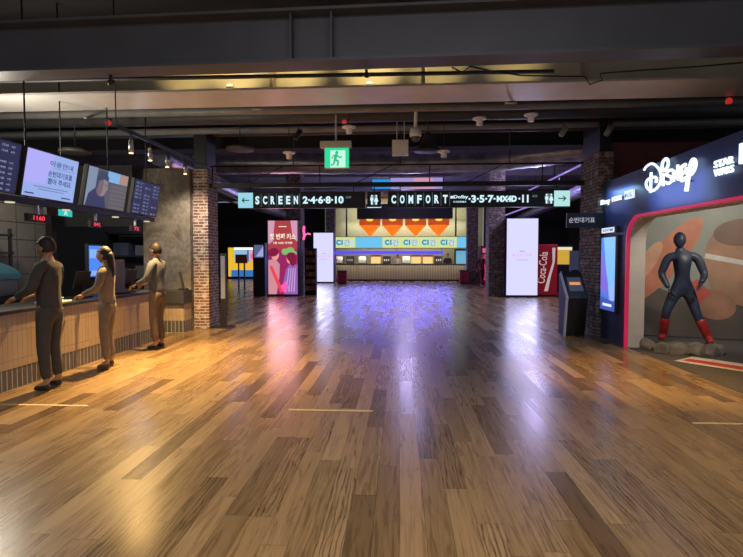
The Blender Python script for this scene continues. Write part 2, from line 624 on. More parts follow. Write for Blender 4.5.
def band(o1, o2, x0, x1, m):
    a, b = inset(o1), inset(o2)
    mb = MB()
    n = len(a)
    vs = [(x0, y, z) for y, z in a] + [(x0, y, z) for y, z in b] + [(x1, y, z) for y, z in a] + [(x1, y, z) for y, z in b]
    fs = []
    for i in range(n - 1):
        fs.append((i, n + i, n + i + 1, i + 1))
        fs.append((2 * n + i, 2 * n + i + 1, 3 * n + i + 1, 3 * n + i))
        fs.append((i, i + 1, 2 * n + i + 1, 2 * n + i))
        fs.append((n + i, 3 * n + i, 3 * n + i + 1, n + i + 1))
    fs.append((0, 2 * n, 3 * n, n))
    fs.append((n - 1, 2 * n - 1, 4 * n - 1, 3 * n - 1))
    mb.add(vs, fs, m)
    return mb


struct(band(0.0, 0.034, XW - 0.03, XW + 0.02, G_pink).build('trim_3'))
struct(band(0.003, 0.05, XW + 0.021, XW + 0.27, M_revwhite).build('trim_4'))
# alcove behind the opening
struct(MB().bbox((XW + 0.02, 3.45, 0.0), (8.0, 10.4, 0.004), M_carpet).build('floor_alcove'))
struct(MB().bbox((XW + 0.26, 3.2, 2.75), (8.0, 10.5, 2.85), M_dark).build('ceiling_alcove'))
struct(MB().bbox((XW + 0.26, 10.15, 0), (5.0, 10.3, 2.75), M_black).build('wall_alcove_back'))
struct(MB().bbox((8.0, 3.2, 0), (8.1, 10.5, 2.85), M_dark).build('wall_alcove_right'))
struct(MB().bbox((XW + 0.26, 3.1, 0), (8.0, 3.2, 2.85), M_dark).build('wall_alcove_near'))
light('alcove_spot', 'SPOT', (5.0, 8.0, 2.7), 105, (1.0, 0.93, 0.8), (5.3, 9.7, 1.5), 0.05, 110, 0.8)
light('alcove_spot', 'SPOT', (4.45, 6.6, 2.7), 130, (1.0, 0.88, 0.7), (4.5, 8.4, 0.9), 0.05, 75, 0.8)
light('alcove_spot', 'SPOT', (6.2, 7.2, 2.7), 90, (1.0, 0.9, 0.75), (6.0, 9.5, 1.4), 0.05, 110, 0.8)

# mural inside the alcove: plain rounded colour shapes
mx = Vector((1.52, -0.50, 0)).normalized()
mo = Vector((4.58, 10.02, 0.02))
mb = MB()
mb.prism([(0, 0), (2.5, 0), (2.5, 2.68), (0, 2.68)], mo, mx, UP, 0.04, mat('mural_ground', (0.21, 0.22, 0.195), 0.6, var=0.18, scale=1.2))
mb.poly(mo, mx, UP, [(0, 0), (2.5, 0), (2.5, 0.55), (1.6, 0.75), (0.9, 0.62), (0.3, 0.9), (0, 0.85)], mat('mural_umber', (0.085, 0.07, 0.06), 0.6, var=0.25, scale=2), 0.001)
mb.disc(mo, mx, UP, 0.38, 1.42, 0.26, 0.95, mat('mural_rust', (0.42, 0.15, 0.085), 0.55, var=0.2, scale=3), 0.002, -0.62)
mb.disc(mo, mx, UP, 0.10, 1.40, 0.13, 0.42, mat('mural_sand', (0.50, 0.26, 0.16), 0.55, var=0.2, scale=3), 0.003, -0.5)
mb.disc(mo, mx, UP, 1.62, 1.38, 0.62, 0.78, mat('mural_brown', (0.30, 0.17, 0.11), 0.55, var=0.25, scale=2), 0.004, 0.15)
mb.disc(mo, mx, UP, 1.55, 1.92, 0.42, 0.24, mat('mural_dark', (0.15, 0.09, 0.065), 0.55, var=0.25, scale=2), 0.005, 0.1)
mb.disc(mo, mx, UP, 1.16, 0.62, 0.36, 0.27, mat('mural_brown_two', (0.27, 0.14, 0.09), 0.55, var=0.25, scale=2), 0.006, -0.3)
mb.poly(mo, mx, UP, [(0.72, 0.95), (0.9, 1.08), (1.12, 0.82), (0.95, 0.62)], mat('mural_red', (0.40, 0.07, 0.05), 0.55, var=0.15, scale=3), 0.007)
mb.poly(mo, mx, UP, [(1.02, 1.55), (1.6, 1.42), (2.2, 1.42), (2.2, 1.34), (1.6, 1.33), (1.0, 1.46)], mat('mural_grey', (0.5, 0.48, 0.45), 0.55, var=0.1), 0.008)
tag(mb.build('mural'), 'wall mural of rounded brown and rust shapes at the back of the alcove', 'mural')

# ------------------------------------------------------------------ brick columns


def column(x0, x1, y0, y1, h, m, label):
    t = thing('brick_column', label, 'column', ((x0 + x1) / 2, (y0 + y1) / 2, 0), 'brick columns of the hall')
    a, b = (x1 - x0) / 2, (y1 - y0) / 2
    MB().bbox((-a, -b, 0), (a, b, h), m).build('brick_shaft', t, bevel=0.006)
    if h < 5:
        MB().bbox((-a + 0.03, -b + 0.03, h), (a - 0.03, b - 0.03, 5.2), M_black).build('dark_upper', t)  # added black top, stands for the dark above the brick


column(-4.26, -3.94, 10.42, 11.0, 3.3, M_brick, 'red brick column at the end of the raw concrete wall')
column(3.66, 3.94, 9.82, 10.76, 3.45, M_dbrick, 'brown brick column beside the navy booth wall')
column(-4.45, -3.87, 19.95, 20.75, 5.4, M_dbrick, 'dark brick column right behind the pink film poster screen')
column(3.36, 3.95, 19.75, 20.5, 5.4, M_dbrick, 'dark brick column at the left edge of the big lilac screen on the right')
column(-4.30, -3.80, 29.8, 30.4, 5.4, M_dbrick, 'dark column behind the small distant lilac screen')
column(3.80, 4.40, 29.4, 30.0, 5.4, M_dbrick, 'dark column at the right end of the far snack counter')

# ------------------------------------------------------------------ steel beams, pipes, ducts
t = thing('steel_beam', 'big grey steel beam across the very top of the picture', 'beam', (0, 5.64, 3.6), rz=radians(-2.0))
MB().box((0, 0, 0.0), (14, 0.30, 0.03), M_beam).build('bottom_flange', t)
MB().box((0, 0, 0.26), (14, 0.03, 0.50), M_beam).build('web', t)
MB().box((0, 0, 0.525), (14, 0.34, 0.03), M_beam).build('top_flange', t)
for x in (-1.17, -0.73):
    MB().box((x, -0.075, 0.26), (0.016, 0.12, 0.48), M_beam).build('stiffener', t)
t = thing('steel_beam', 'deep black beam above the sign gantry behind the smoke detectors', 'beam', (0, 11.7, 3.95))  # added as a dark backdrop, hides the far ceiling
MB().bbox((-13, -0.15, 0), (10.4, 0.15, 1.25), M_ceil).build('web', t)
MB().bbox((-13, -0.25, -0.03), (10.4, 0.25, 0.0), M_ceil).build('bottom_flange', t)
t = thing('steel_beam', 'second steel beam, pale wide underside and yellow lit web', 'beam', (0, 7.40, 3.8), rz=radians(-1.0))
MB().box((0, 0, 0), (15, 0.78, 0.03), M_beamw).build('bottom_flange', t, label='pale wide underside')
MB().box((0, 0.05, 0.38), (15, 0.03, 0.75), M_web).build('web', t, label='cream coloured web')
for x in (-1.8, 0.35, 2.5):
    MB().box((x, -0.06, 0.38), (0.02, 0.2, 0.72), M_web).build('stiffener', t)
o = MB().tube([(-7, 6.55, 3.80), (1.9, 6.60, 3.80)], 0.025, M_dpipe).build('conduit')
tag(o, 'thin conduit running between the two steel beams', 'pipe')
for nm, y, z, r, m, lab in (('ceiling_pipe', 8.5, 3.90, 0.065, M_pipe, 'grey ceiling pipe just behind the pale beam'),
                            ('ceiling_pipe', 9.15, 3.98, 0.13, M_dpipe, 'thick dark ceiling pipe behind the pale beam'),
                            ('ceiling_pipe', 9.9, 3.93, 0.06, M_pipe, 'pale ceiling pipe above the row of smoke detectors'),
                            ('ceiling_pipe', 10.9, 4.15, 0.10, M_dpipe, 'dark ceiling pipe deeper behind the smoke detectors')):
    o = MB().tube([(-9, y - 0.15, z - 0.05), (9, y + 0.15, z + 0.10 * (y < 11))], r, m, 14).build(nm)
    tag(o, lab, 'pipe', 'pipes crossing under the ceiling')
for nm, pts, r, lab in (
        ('duct', [(-6, 16.3, 4.5), (0, 16.6, 4.5), (3.2, 16.2, 4.5), (5.5, 14.8, 4.55), (8.5, 13.6, 4.6)], 0.34, 'foil wrapped ceiling duct curving away behind the sign gantry'),
        ('duct', [(-6.2, 13, 4.1), (-6.6, 20, 4.1), (-7.2, 33, 4.1)], 0.26, 'foil wrapped duct running down the left of the far hall'),
        ('duct', [(5.6, 12.2, 3.7), (6.4, 20, 3.8), (7.2, 32, 3.8)], 0.22, 'foil wrapped duct running down the right of the far hall')):
    pts = [Vector(p) for p in pts]
    fine = []
    for i in range(len(pts) - 1):
        for k in range(14):
            fine.append(pts[i].lerp(pts[i + 1], k / 14))
    fine.append(pts[-1])
    t = thing(nm, lab, 'duct', (0, 0, 0), 'foil ducts')
    MB().tube(fine, [r * (1.0 + 0.04 * (i % 2)) for i in range(len(fine))], M_foil, 18).build('wrapped_tube', t)
    for p in fine[5::12]:
        MB().tube([p + Vector((0, 0, r)), (p.x, p.y, 5.2 if p.y < 13 else 5.4)], 0.012, M_black, 6).build('hanger', t)
for i, y in enumerate((14.5, 18.5, 23.0, 27.5)):
    mb = MB().box((0, 0, 0.18), (22, 0.30, 0.36), M_ceilfar)
    tag(mb.build('concrete_beam', loc=(-1, y, 5.05)), ('grey concrete ceiling beam nearest behind the sign gantry', 'second grey concrete ceiling beam behind the sign gantry',
        'third grey concrete ceiling beam behind the sign gantry', 'grey concrete ceiling beam nearest the snack counter')[i], 'beam', 'concrete ceiling beams')
o = MB().tube([(0.56, 5.73, 3.56), (0.69, 5.89, 3.56), (0.75, 5.71, 3.56), (0.99, 5.85, 3.56), (1.36, 6.02, 3.56), (1.82, 6.08, 3.56), (2.1, 6.1, 3.56), (2.26, 6.38, 3.56), (2.35, 6.24, 3.56), (2.24, 6.01, 3.56), (2.64, 5.94, 3.56), (3.24, 5.85, 3.56), (3.62, 5.76, 3.56)], 0.009, M_soft, 6).build('cable')
tag(o, 'loose black cable drooping under the big grey beam', 'cable')
for x, y, z, lab in ((-2.2, 7.9, 3.765, 'slanted pale hanger rod left of the exit sign'), (1.62, 7.75, 3.755, 'slanted pale hanger rod right of the dome camera'), (-5.1, 8.2, 3.76, 'slanted pale hanger rod at the far left above the screens')):
    o = MB().box((0, 0, 0), (0.035, 0.5, 0.02), M_cream, (0.25, 0, 0.5 if x < 0 else -0.5)).build('hanger_rod', loc=(x, y, z))
    tag(o, lab, 'rod', 'slanted hanger rods')

# lamps between the beams
for x, z, lab in ((-3.32, 3.52, 'small black clamp lamp under the big beam at the left'), (-0.38, 3.55, 'small black clamp lamp under the big beam above the exit sign')):
    t = thing('clamp_lamp', lab, 'lamp', (x, 5.83, z), 'clamp lamps')
    MB().box((0, 0, 0.04), (0.03, 0.03, 0.06), M_black).build('clamp', t)
    MB().lathe([(0.026, -0.05), (0.034, 0.02), (0.02, 0.05)], (0.0, 0.02, -0.01), M_black, 12, (0.2, 0.9, 0.3)).build('lamp_head', t)
for x, z in ((-2.35, 3.83), (-0.42, 3.83)):
    t = thing('uplight', 'small glowing uplight on the pale beam %s' % ('left of centre' if x < -1 else 'above the exit sign'), 'lamp', (x, 7.08, z), 'uplights on the pale beam')
    MB().box((0, 0, 0.01), (0.10, 0.06, 0.02), M_cream).build('housing', t)
    MB().ball((0, 0, 0.03), (0.045, 0.025, 0.018), G_warm).build('bulb', t)

# smoke detectors
for x, z, y, lab in ((-2.05, 3.40, 9.5, 'white smoke detector hanging left of the exit sign'), (-0.875, 3.69, 8.85, 'white smoke detector just above right of the exit sign'),
                     (0.79, 3.39, 9.5, 'lowest white smoke detector right of the bell lamp'), (1.33, 3.80, 8.85, 'white smoke detector right of the bell lamp, left of a pair'),
                     (2.18, 3.85, 8.85, 'white smoke detector furthest right under the ceiling')):
    t = thing('smoke_detector', lab, 'detector', (x, y, z), 'smoke detectors')
    MB().lathe([(0.005, -0.09), (0.05, -0.085), (0.055, -0.02), (0.06, 0.0)], (0, 0, 0), M_white).build('sensor', t)
    MB().lathe([(0.06, 0), (0.115, 0.012), (0.115, 0.035), (0.03, 0.05)], (0, 0, 0), M_white).build('base', t)
    MB().tube([(0, 0, 0.04), (0, 0, 5.2 - z)], 0.008, M_soft, 6).build('drop_rod', t)
for x, y, z, lab in ((-2.97, 9.5, 3.5, 'round ceiling speaker ring left of the exit sign'), (-5.49, 8.5, 3.27, 'round ceiling speaker ring above the hanging screens')):
    t = thing('ceiling_speaker', lab, 'speaker', (x, y, z), 'round ceiling speakers')
    MB().lathe([(0.16, -0.02), (0.25, -0.02), (0.25, 0.03), (0.16, 0.03)], (0, 0, 0), M_dpipe, 28).build('ring', t)
    MB().lathe([(0.155, 0.0), (0.155, 0.06), (0.05, 0.08)], (0, 0, 0), M_dark, 24).build('can', t)
    MB().tube([(0, 0, 0.08), (0, 0, 5.2 - z)], 0.01, M_black, 6).build('drop_rod', t)
# exit sign hanging
t = thing('exit_sign', 'green hanging exit sign with running figure', 'sign', (-1.12, 9.0, 3.04))
MB().bbox((-0.20, -0.02, 0.0), (0.24, 0.05, 0.36), M_cream).build('case', t, bevel=0.006)
MB().bbox((-0.27, -0.05, 0.36), (0.27, 0.09, 0.47), M_cream).build('top_box', t, bevel=0.006)
mb = MB()
o0 = (0.02, -0.022, 0.18)
mb.rect(o0, FR, UP, -0.21, -0.17, 0.21, 0.17, G_green)
gw = glow('exit_sign_white', (0.55, 1.0, 0.78), 1.0)
mb.rect(o0, FR, UP, -0.115, -0.165, 0.15, 0.13, gw, 0.003)
gd = glow('exit_sign_figure', (0.02, 0.62, 0.28), 0.8)
mb.disc(o0, FR, UP, 0.0, 0.09, 0.026, 0.03, gd, 0.004)
for a, b, wd in (((-0.005, 0.06), (-0.035, -0.03), 0.05), ((-0.03, -0.03), (0.03, -0.06), 0.035), ((0.03, -0.06), (0.01, -0.14), 0.03), ((-0.035, -0.03), (-0.05, -0.10), 0.032), ((-0.05, -0.10), (-0.10, -0.13), 0.028),
                 ((0.0, 0.05), (0.06, 0.0), 0.022), ((0.06, 0.0), (0.09, 0.03), 0.018), ((-0.01, 0.055), (-0.07, 0.03), 0.022), ((-0.07, 0.03), (-0.085, -0.02), 0.018)):
    a, b = Vector((*a, 0)), Vector((*b, 0))
    d = (b - a).normalized()
    n = Vector((-d.y, d.x, 0)) * wd / 2
    mb.poly(o0, FR, UP, [(p.x, p.y) for p in (a - n, b - n, b + n, a + n)], gd, 0.0045)
mb.build('lit_panel', t, label='lit green panel with running figure')
MB().tube([(0, 0.02, 0.47), (0, 0.02, 2.1)], 0.016, M_cream, 8).build('hanger', t)
# white box with rods, dome camera, bell lamp
t = thing('speaker_box', 'white square box hanging on two rods beside the dome camera', 'speaker', (0.0, 9.3, 3.31))
MB().bbox((-0.145, -0.06, 0), (0.145, 0.08, 0.27), M_white).build('case', t, bevel=0.008)
for x in (-0.06, 0.07):
    MB().tube([(x, 0, 0.27), (x, 0, 1.8)], 0.009, M_cream, 6).build('rod', t)
t = thing('dome_camera', 'white dome security camera on a ceiling pole', 'camera', (0.257, 8.88, 3.51))
MB().lathe([(0.03, 0.18), (0.085, 0.17), (0.10, 0.10), (0.10, 0.04), (0.085, 0.03)], (0, 0, 0), M_white).build('housing', t)
MB().ball((0, 0, 0.035), (0.08, 0.08, 0.09), mat('smoked_dome', (0.10, 0.09, 0.09), 0.1, var=0)).build('dome', t)
MB().tube([(0, 0, 0.17), (0.01, 0, 0.65), (0.02, 0, 1.69)], 0.03, M_white, 10).build('pole', t)
t = thing('bell_lamp', 'dark bell shaped pendant lamp right of the dome camera', 'lamp', (0.52, 9.85, 3.49))
MB().lathe([(0.26, 0.0), (0.22, 0.03), (0.14, 0.14), (0.10, 0.26), (0.06, 0.34), (0.02, 0.36)], (0, 0, 0), M_dpipe, 24).build('shade', t)
MB().tube([(0, 0, 0.34), (0, 0, 1.7)], 0.01, M_black, 6).build('cord', t)
for x, y, z, lab in ((-0.98, 9.1, 3.85, 'small red alarm lamp above the exit sign'), (-4.9, 8.5, 3.72, 'small red alarm lamp at the far left ceiling'), (4.7, 7.75, 3.70, 'small red alarm lamp on the pale beam at the right')):
    t = thing('alarm_lamp', lab, 'lamp', (x, y, z), 'red alarm lamps')
    MB().lathe([(0.04, 0), (0.045, 0.05), (0.02, 0.08)], (0, 0, 0), glow('red_alarm_glow', (0.8, 0.04, 0.03), 0.5)).build('lens', t)
    MB().lathe([(0.05, 0.075), (0.05, 0.10)], (0, 0, 0), M_dark).build('base', t)
for x, lab in ((2.95, 'black ceiling spotlight right of the smoke detectors'), (3.75, 'black ceiling spotlight furthest right under the pipe'), (-1.9, 'black ceiling spotlight left of the exit sign')):
    t = thing('ceiling_spotlight', lab, 'lamp', (x, 9.6, 3.86), 'ceiling spotlights')
    MB().lathe([(0.05, -0.1), (0.055, 0.08), (0.03, 0.1)], (0, 0, -0.08), M_pipe if x > 0 else M_black, 14, (0.5, 0.2, 0.8)).build('lamp_head', t)
    MB().tube([(0, 0, -0.05), (0, 0, 0.25)], 0.012, M_black, 6).build('stem', t)

# ------------------------------------------------------------------ left: track lights
t = thing('track_rail', 'long black lighting track over the ticket counter', 'track', (-3.9, 8.75, 3.3))
MB().bbox((-0.02, -1.75, -0.02), (0.02, 1.75, 0.03), M_black).build('rail', t)
for y in (-1.8, 1.5):
    MB().tube([(0, y, 0.03), (0, y, 1.9)], 0.009, M_black, 6).build('rod', t)
for i, y in enumerate((7.34, 7.91, 8.5, 9.22)):
    lab = ('nearest small cylinder spotlight on the lighting track', 'second small cylinder spotlight on the lighting track',
           'third small cylinder spotlight on the lighting track', 'furthest small cylinder spotlight on the lighting track')[i]
    t = thing('track_spotlight', lab, 'lamp', (-3.9, y, 3.27), 'track spotlights')
    MB().tube([(0, 0, 0.01), (0, 0, -0.08)], 0.008, M_black, 6).build('stem', t)
    MB().lathe([(0.035, -0.26), (0.035, -0.08), (0.02, -0.07)], (0, 0, 0), M_chrome, 14).build('can', t)
    MB().lathe([(0.03, -0.268), (0.03, -0.262)], (0, 0, 0), G_warm, 12).build('lens', t)
    aim = ((-3.0, 6.2, 0), (-2.8, 7.4, 0), (-3.4, 9.4, 0.2), (-4.2, 10.4, 1.7))[i]
    light('track_light', 'SPOT', (-3.9, y, 2.97), (1450, 1450, 900, 170)[i], WARM if i < 3 else (1.0, 0.82, 0.62), aim, 0.03, (75, 75, 75, 85)[i], 0.8, parent=t)

# ------------------------------------------------------------------ left: ticket counter
t = thing('ticket_counter', 'long ticket counter of beige upright tiles with black top', 'counter', (-4.37, 6.3, 0))
y0, y1 = -4.3, 2.97
MB().bbox((-0.62, y0, 0.24), (0, y1, 0.86), M_slat).build('front_panel', t)
MB().bbox((-0.60, y0, 0.0), (-0.004, y1, 0.24), M_vent).build('plinth', t, label='plinth of grey tiles with white joints')
MB().bbox((-0.66, y0, 0.86), (0.03, y1, 0.90), M_black).build('worktop', t, bevel=0.004)
t = thing('side_cabinet', 'low cabinet with black box top against the concrete wall', 'cabinet', (-4.66, 9.95, 0))
MB().bbox((-0.55, -0.02, 0.24), (0.40, 0.33, 0.58), M_slat).build('front_panel', t)
MB().bbox((-0.55, -0.02, 0.0), (0.40, 0.33, 0.24), M_vent).build('plinth', t)
MB().bbox((-0.56, -0.08, 0.58), (0.42, 0.33, 0.84), M_dark).build('top_box', t, bevel=0.005)
# hanging screens
rail = thing('screen_rail', 'black hanging rail carrying the row of screens', 'rail', (-4.47, 7.0, 2.12))
MB().bbox((-0.05, -3.2, 0.015), (0.05, 2.1, 0.085), M_black).build('rail', rail)
for y in (-1.0, 0.75, 1.95):
    MB().tube([(-0.02, y, 0.07), (-0.02, y, 3.05)], 0.010, M_black, 8).build('rod', rail)
for y in (-1.3, -0.3, 0.9, 1.9):
    MB().lathe([(0.05, 0.0), (0.05, 0.015)], (0.0, y, 0), glow('warm_puck', (1, 0.85, 0.6), 0.7), 12).build('puck_light', rail)


def screen(yc, wd, lab, paint, group='screens over the ticket counter'):
    t = thing('hanging_screen', lab, 'screen', (-4.42, yc, 2.21), group)
    tilt = 0.18
    yd = Vector((sin(tilt), 0, cos(tilt)))
    H = 0.58
    mb = MB()
    mb.prism([(-wd / 2, 0), (wd / 2, 0), (wd / 2, H), (-wd / 2, H)], (0.03, 0, 0), LW, yd, 0.06, M_soft)
    cs = mb.build('case', t, bevel=0.004)
    mb = MB()
    paint(mb, Vector((0.0315, 0, 0)) + yd * H / 2, yd, wd - 0.03, H - 0.03)
    mb.build('display', cs)
    MB().box((-0.03, 0, 0.25), (0.03, 0.2, 0.25), M_black).build('bracket', t)
    return t


def grid_screen(seed):
    def f(mb, o, yd, W, H):
        rnd = random.Random(seed)
        mb.rect(o, LW, yd, -W / 2, -H / 2, W / 2, H / 2, glow('timetable_navy', (0.010, 0.014, 0.055), 1.0), 0.002)
        g = glow('timetable_text', (0.48, 0.54, 0.75), 0.9)
        g2 = glow('timetable_line', (0.035, 0.045, 0.12), 1.0)
        for r in range(9):
            yy = H / 2 - 0.045 - r * H / 9.2
            mb.rect(o, LW, yd, -W / 2 + .02, yy - 0.028, W / 2 - .02, yy - 0.026, g2, 0.003)
            for c in range(3):
                xx = -W / 2 + 0.05 + c * W / 3
                if rnd.random() < 0.85:
                    mb.text('%02d:%02d' % (rnd.randint(9, 23), rnd.choice((0, 5, 10, 25, 30, 45, 50))), o, LW, yd, xx + 0.045, yy, 0.022, g, 0.085, 0.0, 0.004)
                    mb.text('%d관' % rnd.randint(1, 11), o, LW, yd, xx + 0.16, yy, 0.022, g, 0.06, 0.0, 0.004)
    return f


def notice(mb, o, yd, W, H):
    mb.rect(o, LW, yd, -W / 2, -H / 2, W / 2, H / 2, glow('notice_blue', (0.30, 0.42, 0.80), 1.0), 0.002)
    mb.poly(o, LW, yd, [(-W / 2, H / 2), (0.0, H / 2), (-0.10, -0.1), (-W / 2, -0.12)], glow('notice_lilac', (0.42, 0.40, 0.90), 1.0), 0.003)
    g = glow('notice_text', (0.02, 0.03, 0.10), 1.0)
    mb.text('이용안내', o, LW, yd, 0.15, 0.165, 0.07, g, 0.44, 0.01, 0.005)
    mb.rect(o, LW, yd, 0.0, 0.11, W / 2 - 0.05, 0.113, g, 0.004)
    mb.text('순번대기표를', o, LW, yd, 0.15, 0.04, 0.075, g, 0.46, 0.015, 0.005)
    mb.text('뽑아 주세요', o, LW, yd, 0.15, -0.055, 0.075, g, 0.44, 0.015, 0.005)
    mb.rect(o, LW, yd, -0.30, -0.15, 0.34, -0.138, glow('notice_small', (0.14, 0.2, 0.42), 1.0), 0.004)
    mb.rect(o, LW, yd, -0.22, -0.18, 0.26, -0.17, glow('notice_small', (0.14, 0.2, 0.42), 1.0), 0.004)
    mb.rect(o, LW, yd, -W / 2 + .04, -0.245, -0.28, -0.23, g, 0.004)
    mb.rect(o, LW, yd, 0.22, -0.245, 0.40, -0.23, g, 0.004)


def portrait(mb, o, yd, W, H):
    mb.rect(o, LW, yd, -W / 2, -H / 2, W / 2, H / 2, glow('film_grey', (0.085, 0.085, 0.10), 1.0), 0.002)
    mb.rect(o, LW, yd, -W / 2, -H / 2, -0.30, H / 2, glow('film_blue_grey', (0.20, 0.26, 0.36), 1.0), 0.003)
    mb.rect(o, LW, yd, -0.04, 0.12, 0.28, H / 2, glow('film_light_blue', (0.20, 0.42, 0.72), 1.0), 0.003)
    mb.rect(o, LW, yd, 0.28, 0.12, W / 2, H / 2, glow('film_tan', (0.38, 0.24, 0.18), 1.0), 0.003)
    for k in range(6):
        mb.rect(o, LW, yd, 0.08, 0.08 - k * 0.062, W / 2, 0.045 - k * 0.062, glow('film_slat', (0.13, 0.115, 0.11), 1.0), 0.004)
    mb.poly(o, LW, yd, [(-W / 2 + .02, -H / 2), (-W / 2 + .06, -0.10), (-0.30, 0.0), (-0.16, -0.03), (-0.05, -0.13), (0.0, -H / 2)], glow('film_coat', (0.022, 0.03, 0.09), 1.0), 0.005)
    mb.disc(o, LW, yd, -0.15, 0.06, 0.135, 0.175, glow('film_skin', (0.26, 0.19, 0.19), 1.0), 0.006)
    mb.poly(o, LW, yd, [(-0.03, 0.06), (0.005, 0.0), (-0.03, -0.01)], glow('film_skin', (0.26, 0.19, 0.19), 1.0), 0.0065)
    mb.disc(o, LW, yd, -0.21, 0.04, 0.085, 0.15, glow('film_skin_two', (0.15, 0.11, 0.125), 1.0), 0.007)
    mb.poly(o, LW, yd, [(-0.31, -0.02), (-0.31, 0.16), (-0.25, 0.245), (-0.10, 0.25), (-0.01, 0.17), (-0.02, 0.11), (-0.12, 0.14), (-0.25, 0.10), (-0.26, -0.02)], glow('film_cap', (0.03, 0.045, 0.10), 1.0), 0.008)
    mb.rect(o, LW, yd, -0.10, 0.055, -0.04, 0.068, glow('film_cap', (0.03, 0.045, 0.10), 1.0), 0.009)
    mb.rect(o, LW, yd, -0.08, -0.055, -0.03, -0.045, glow('film_lip', (0.14, 0.07, 0.08), 1.0), 0.009)


screen(5.18, 1.0, 'dark timetable screen cut by the left picture edge', grid_screen(1))
screen(6.24, 0.97, 'hanging screen with a pale blue and lilac notice', notice)
screen(7.46, 1.06, 'hanging screen showing a man in a knitted cap', portrait)
screen(8.63, 0.90, 'dark timetable screen furthest along the rail', grid_screen(5))
for i, (y, txt) in enumerate(((6.12, '1160'), (7.33, '041'), (8.46, '72'))):
    lab = ('red number display under the notice screen', 'red number display under the screen with the man', 'red number display under the furthest timetable screen')[i]
    t = thing('number_display', lab, 'display', (-4.45, y, 1.93), 'red number displays')
    w2 = 0.19 if i == 0 else 0.14
    cs = MB().bbox((-0.03, -w2, 0), (0.02, w2, 0.095), M_soft).build('case', t, bevel=0.004)
    mb = MB().text(txt, (0.0205, 0, 0.047), LW, UP, 0, 0, 0.055, G_red, 0.2 if i == 0 else 0.15, 0.02, 0.002)
    mb.build('digits', cs)
    MB().bbox((-0.015, -0.015, 0.095), (0.015, 0.015, 0.205), M_chrome).build('bracket', t)
t = thing('exit_sign', 'small green exit sign behind the hanging screens', 'sign', (-5.0, 7.4, 2.10))
MB().bbox((-0.03, -0.36, 0), (0.02, 0.2, 0.13), M_soft).build('case', t)
mb = MB().rect((0.021, 0, 0.065), LW, UP, -0.12, -0.06, 0.2, 0.06, glow('small_exit_green', (0.02, 0.55, 0.50), 1.0))
mb.disc((0.021, 0, 0.065), LW, UP, 0.04, 0.03, 0.015, 0.017, gw, 0.004)
mb.poly((0.021, 0, 0.065), LW, UP, [(0.0, -0.045), (0.03, 0.01), (0.06, 0.015), (0.09, -0.045), (0.07, -0.045), (0.045, -0.01), (0.02, -0.045)], gw, 0.004)
mb.build('lit_panel', t)
MB().tube([(0, 0, 0.13), (0, 0, 3.1)], 0.01, M_black, 6).build('hanger', t)

# things on and behind the counter
t = thing('blue_screen', 'bright blue upright screen behind the ticket counter', 'screen', (-5.2, 8.48, 0.0))
MB().bbox((-0.12, -0.14, 0), (0.12, 0.14, 0.02), M_soft).build('foot', t)
MB().bbox((-0.03, -0.03, 0.02), (0.03, 0.03, 1.2), M_soft).build('post', t)
MB().bbox((-0.02, -0.20, 1.15), (0.032, 0.20, 1.72), M_soft).build('case', t)
mb = MB().rect((0.033, 0, 1.43), LW, UP, -0.18, -0.26, 0.18, 0.26, glow('blue_screen_glow', (0.06, 0.24, 0.95), 1.0))
mb.rect((0.033, 0, 1.43), LW, UP, -0.16, 0.05, 0.16, 0.2, glow('blue_screen_pale', (0.22, 0.45, 1.0), 1.0), 0.003)
mb.rect((0.033, 0, 1.43), LW, UP, -0.16, -0.24, 0.1, -0.16, glow('blue_screen_pale', (0.22, 0.45, 1.0), 1.0), 0.003)
mb.build('display', t)


def pos(x, y, lab, rz=0.0):
    t = thing('cash_terminal', lab, 'terminal', (x, y, 0.90), 'cash terminals on the ticket counter', rz)
    MB().bbox((-0.10, -0.10, 0), (0.10, 0.10, 0.02), M_soft).build('foot', t)
    MB().bbox((-0.02, -0.03, 0.02), (0.02, 0.03, 0.16), M_soft).build('neck', t)
    MB().box((0.0, 0, 0.26), (0.03, 0.34, 0.26), M_soft, (0, 0.25, 0)).build('screen', t, bevel=0.004)
    MB().box((-0.02, 0, 0.258), (0.006, 0.31, 0.23), glow('terminal_blue', (0.10, 0.16, 0.3), 0.6), (0, 0.25, 0)).build('display', t)
    return t


pos(-4.72, 5.3, 'black cash terminal nearest the viewer on the ticket counter')
pos(-4.72, 7.4, 'black cash terminal in the middle of the ticket counter')
pos(-4.70, 8.75, 'black cash terminal at the far end of the ticket counter')
t = thing('leaflet_stand', 'grey clear leaflet panel standing on the ticket counter', 'stand', (-4.62, 8.1, 0.90))
MB().bbox((-0.09, -0.30, 0), (0.09, 0.30, 0.015), M_dark).build('foot', t)
MB().bbox((-0.008, -0.30, 0.015), (0.008, 0.30, 0.56), mat('grey_acrylic_panel', (0.22, 0.24, 0.30), 0.15, var=0.1)).build('panel', t)
t = thing('slanted_screen', 'slim black screen leaning at the far end of the counter', 'screen', (-4.62, 9.62, 0.84))
MB().box((0.3, 0.42, 0.02), (0.16, 0.14, 0.03), M_soft).build('foot', t)
MB().box((0.28, 0.40, 0.20), (0.03, 0.2, 0.34), M_soft, (0, -0.2, 0.3)).build('panel', t)
t = thing('paper_tray', 'white paper tray with slips on the ticket counter', 'tray', (-4.55, 6.55, 0.90))
MB().bbox((-0.13, -0.22, 0), (0.13, 0.22, 0.02), M_white).build('tray', t, bevel=0.004)
mb = MB()
for k in range(6):
    mb.box((random.uniform(-.05, .05), random.uniform(-.1, .1), 0.026 + k * 0.006), (0.13, 0.18, 0.004), M_white, (0, 0, random.uniform(-.4, .4)))
mb.build('slips', t)
t = thing('oven', 'teal hooded warming oven by the tiled wall', 'oven', (-5.9, 6.6, 0.0))
M_teal = mat('teal_enamel', (0.035, 0.10, 0.13), 0.3)
